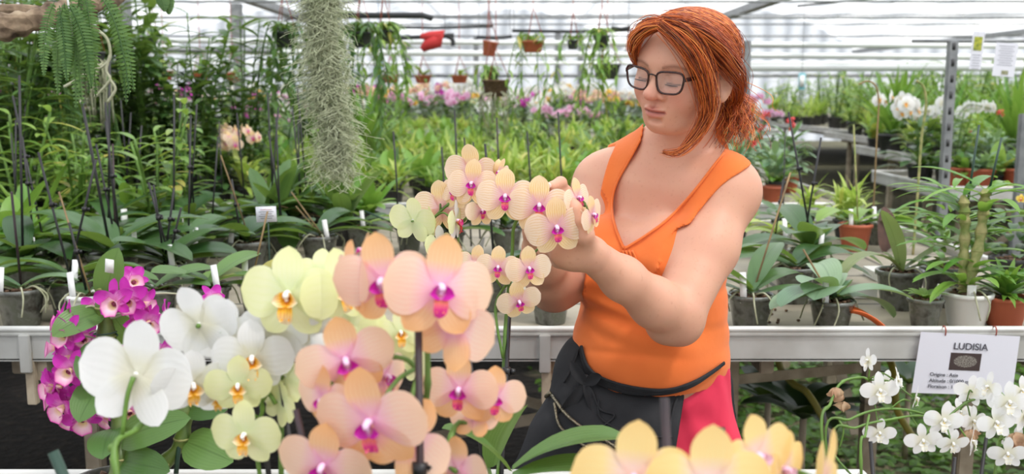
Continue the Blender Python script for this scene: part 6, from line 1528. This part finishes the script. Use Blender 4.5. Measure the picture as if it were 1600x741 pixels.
# blue watering valve, red cloth on the pipe, black pipe
mb = MB(); mb.box(P(592, 103, 11.2), (.07, .07, .2), bev=.02); mb.tube([P(592, 112, 11.2), P(592, 122, 11.2)], .02, 8); q = P(592, 103, 11.2); mb.tube([q, [q[0], q[1], roofz(q[0])-.01]], .004, 5); tag(obj('blue_valve', mb, plain('blue plastic', (70, 130, 180), .5)), 'small blue fitting hanging above a terracotta bowl', 'valve')
t = HEAT = thing('heating_pipe', 'black pipe with an elbow running under the film', 'pipe', P(650, 60, 12))
mb = MB(); mb.tube([P(525, 24, 9.2), P(660, 24, 9.2), P(676, 29, 9.2)], .028, 8); obj('pipe', mb, M['blackpipe'], t)
mb = MB(); mb.tube(spline([P(560, 62, 10.2), P(700, 56, 10.2), P(698, 56, 10.2), P(707, 62, 10.2), P(708, 72, 10.2)], 30), .022, 8); obj('pipe', mb, M['blackpipe'], t)
mb = MB()
pr = [P(657, 57, 10.15), P(672, 57, 10.15), P(690, 55, 10.15), P(683, 64, 10.15), P(668, 70, 10.15), P(659, 78, 10.15)]
mb.tube(pr, [.025, .05, .06, .075, .06, .03], 8); tag(obj('red_cloth', mb, plain('red cloth', (190, 50, 50), .8)), 'red cloth wrapped over a pipe under the film', 'cloth')
for i, (x0, x1, y, Y) in enumerate(((590, 770, 42, 12.5), (800, 985, 48, 11.0), (955, 985, 44, 9.5), (745, 800, 58, 10.5))):
    t = thing('black_pipe', ['long thin black pipe just above the red cloth', 'black pipe crossing under the film left of her head', 'short black pipe end right by her hair', 'short black pipe right of the red cloth'][i], 'pipe', P(x0, y, Y))
    mb = MB(); mb.tube([P(x0, y, Y), P((x0+x1)/2, y+1.5, Y), P(x1, y-1, Y)], .018, 8); obj('pipe_run', mb, M['blackpipe'], t)
    for xx in (x0+3, x1-3): q = P(xx, y, Y); mb = MB(); mb.tube([q, [q[0], q[1], roofz(q[0])-.01]], .003, 5); obj('hanging_wire', mb, M['galv'], t)
for (px, py, Y, t_) in ((530, 24, 9.2, None), (655, 24, 9.2, None), (565, 62, 10.2, None), (695, 56, 10.2, None)):
    q = P(px, py, Y); mb = MB(); mb.tube([q, [q[0], q[1], roofz(q[0])-.01]], .003, 5); obj('hanging_wire', mb, M['galv'], HEAT)
# hanging paper signs at the right and a little blue bag tag
def hang_sign(px0, py0, px1, py1, Y, label, photo=None, tilt=0):
    c = P((px0+px1)/2, (py0+py1)/2, Y); t = thing('hanging_notice', label, 'sign', c)
    w = (px1-px0)/F*Y*.98; h = (py1-py0)/F*Y; R = rot('Y', tilt); mb = MB(); mb.box(c, (w, .002, h), R, bev=.0006); obj('sheet', mb, m_paper, t, smooth=False)
    if photo: m = MB(); m.box(c+R@np.array([photo[0]*w, -.0022, photo[1]*h]), (photo[2]*w, .001, photo[3]*h), R); obj('printed_photo', m, photo[4], t, smooth=False)
    for k in range(photo[5] if photo else 6): m = MB(); m.box(c+R@np.array([0, -.0018, h*(photo[6] if photo else .35)-k*h*.07]), (w*(.7-.15*(k % 2)), .0006, h*.016), R); obj('printed_line', m, plain('grey print', (150, 150, 160), .6) if k == 0 else bpy.data.materials['grey print'], t, smooth=False)
    m = MB(); m.tube([c+[0, 0, h/2], [c[0], c[1], P(px0, 64, Y)[2]]], .0012, 5); obj('hanging_wire', m, M['galv'], t)
hang_sign(1517, 50, 1536, 108, 4.7, 'narrow white notice with a green plant picture hanging at upper right', (0, .18, .68, .36, plain('green plant picture', (90, 110, 40), .5, col2=(190, 190, 60), ns=60), 6, -.12), tilt=3)
hang_sign(1553, 68, 1588, 119, 4.7, 'wide white notice with tiny picture at its foot hanging at upper right', (.05, -.38, .3, .12, plain('tiny picture', (110, 110, 70), .5, col2=(170, 170, 140), ns=80), 9, .40), tilt=4)
t = thing('hanging_tag', 'small pale blue tag hanging over the right hand benches', 'tag', P(1253, 127, 8.8)); mb = MB(); mb.box(P(1253, 127, 8.8), (.058, .003, .145), bev=.006); obj('tag_body', mb, plain('pale cyan plastic', (150, 214, 224), .5), t); mb = MB(); mb.box(P(1253, 127, 8.79)-[0, .004, 0], (.044, .001, .10)); obj('tag_sheet', mb, M['potwhite'], t); mb = MB(); q = P(1253, 119, 8.8); mb.tube([q, [q[0], q[1], roofz(q[0])-.01]], .002, 5); obj('hanging_wire', mb, M['galv'], t)
place('fyel', P(345, 260, 5.0)[0], 5.0, BT, 'small orchid with yellow flowers among the foliage above the paper label', None, .8, rz=1.0)
# white flowers at right behind the post
t = place('fwhite', P(1468, 240, 6.0)[0], 6.3, BT, 'white flowering orchid directly behind the slotted post', None, 1.15, rz=.4); t = place('fwhite', P(1505, 240, 6.2)[0], 6.45, BT, 'white flowering orchid right of the slotted post', None, 1.1, rz=2)
# terracotta pots on the short bench
for i, px in enumerate((1500, 1530, 1575, 1590)):
    b = P(px, 285, 5.85 if i % 2 else 5.95); t = potted('terracotta_pot', ('terracotta pot with dark red leaves, first right of the slotted post', 'terracotta pot second right of the slotted post', 'wide terracotta pot before the short grey post', 'terracotta pot at the right edge of its bench')[i], 'pot', [b[0], b[1], BT], .085, .13, M['terra'], seed=i); c = wloc(t)+[0, 0, .12]
    m = MB()
    for k in range(30): m.add(*blade(hf.uniform(.08, .16), hf.uniform(.016, .026), 'oval', 6, 2, bend=-1, fold=.2), R=frame(rdir(.1, 1.4), [0, 0, 1]), t=c)
    obj('foliage', m, M['leaf_blue'] if i % 2 else M['leaf'], t)
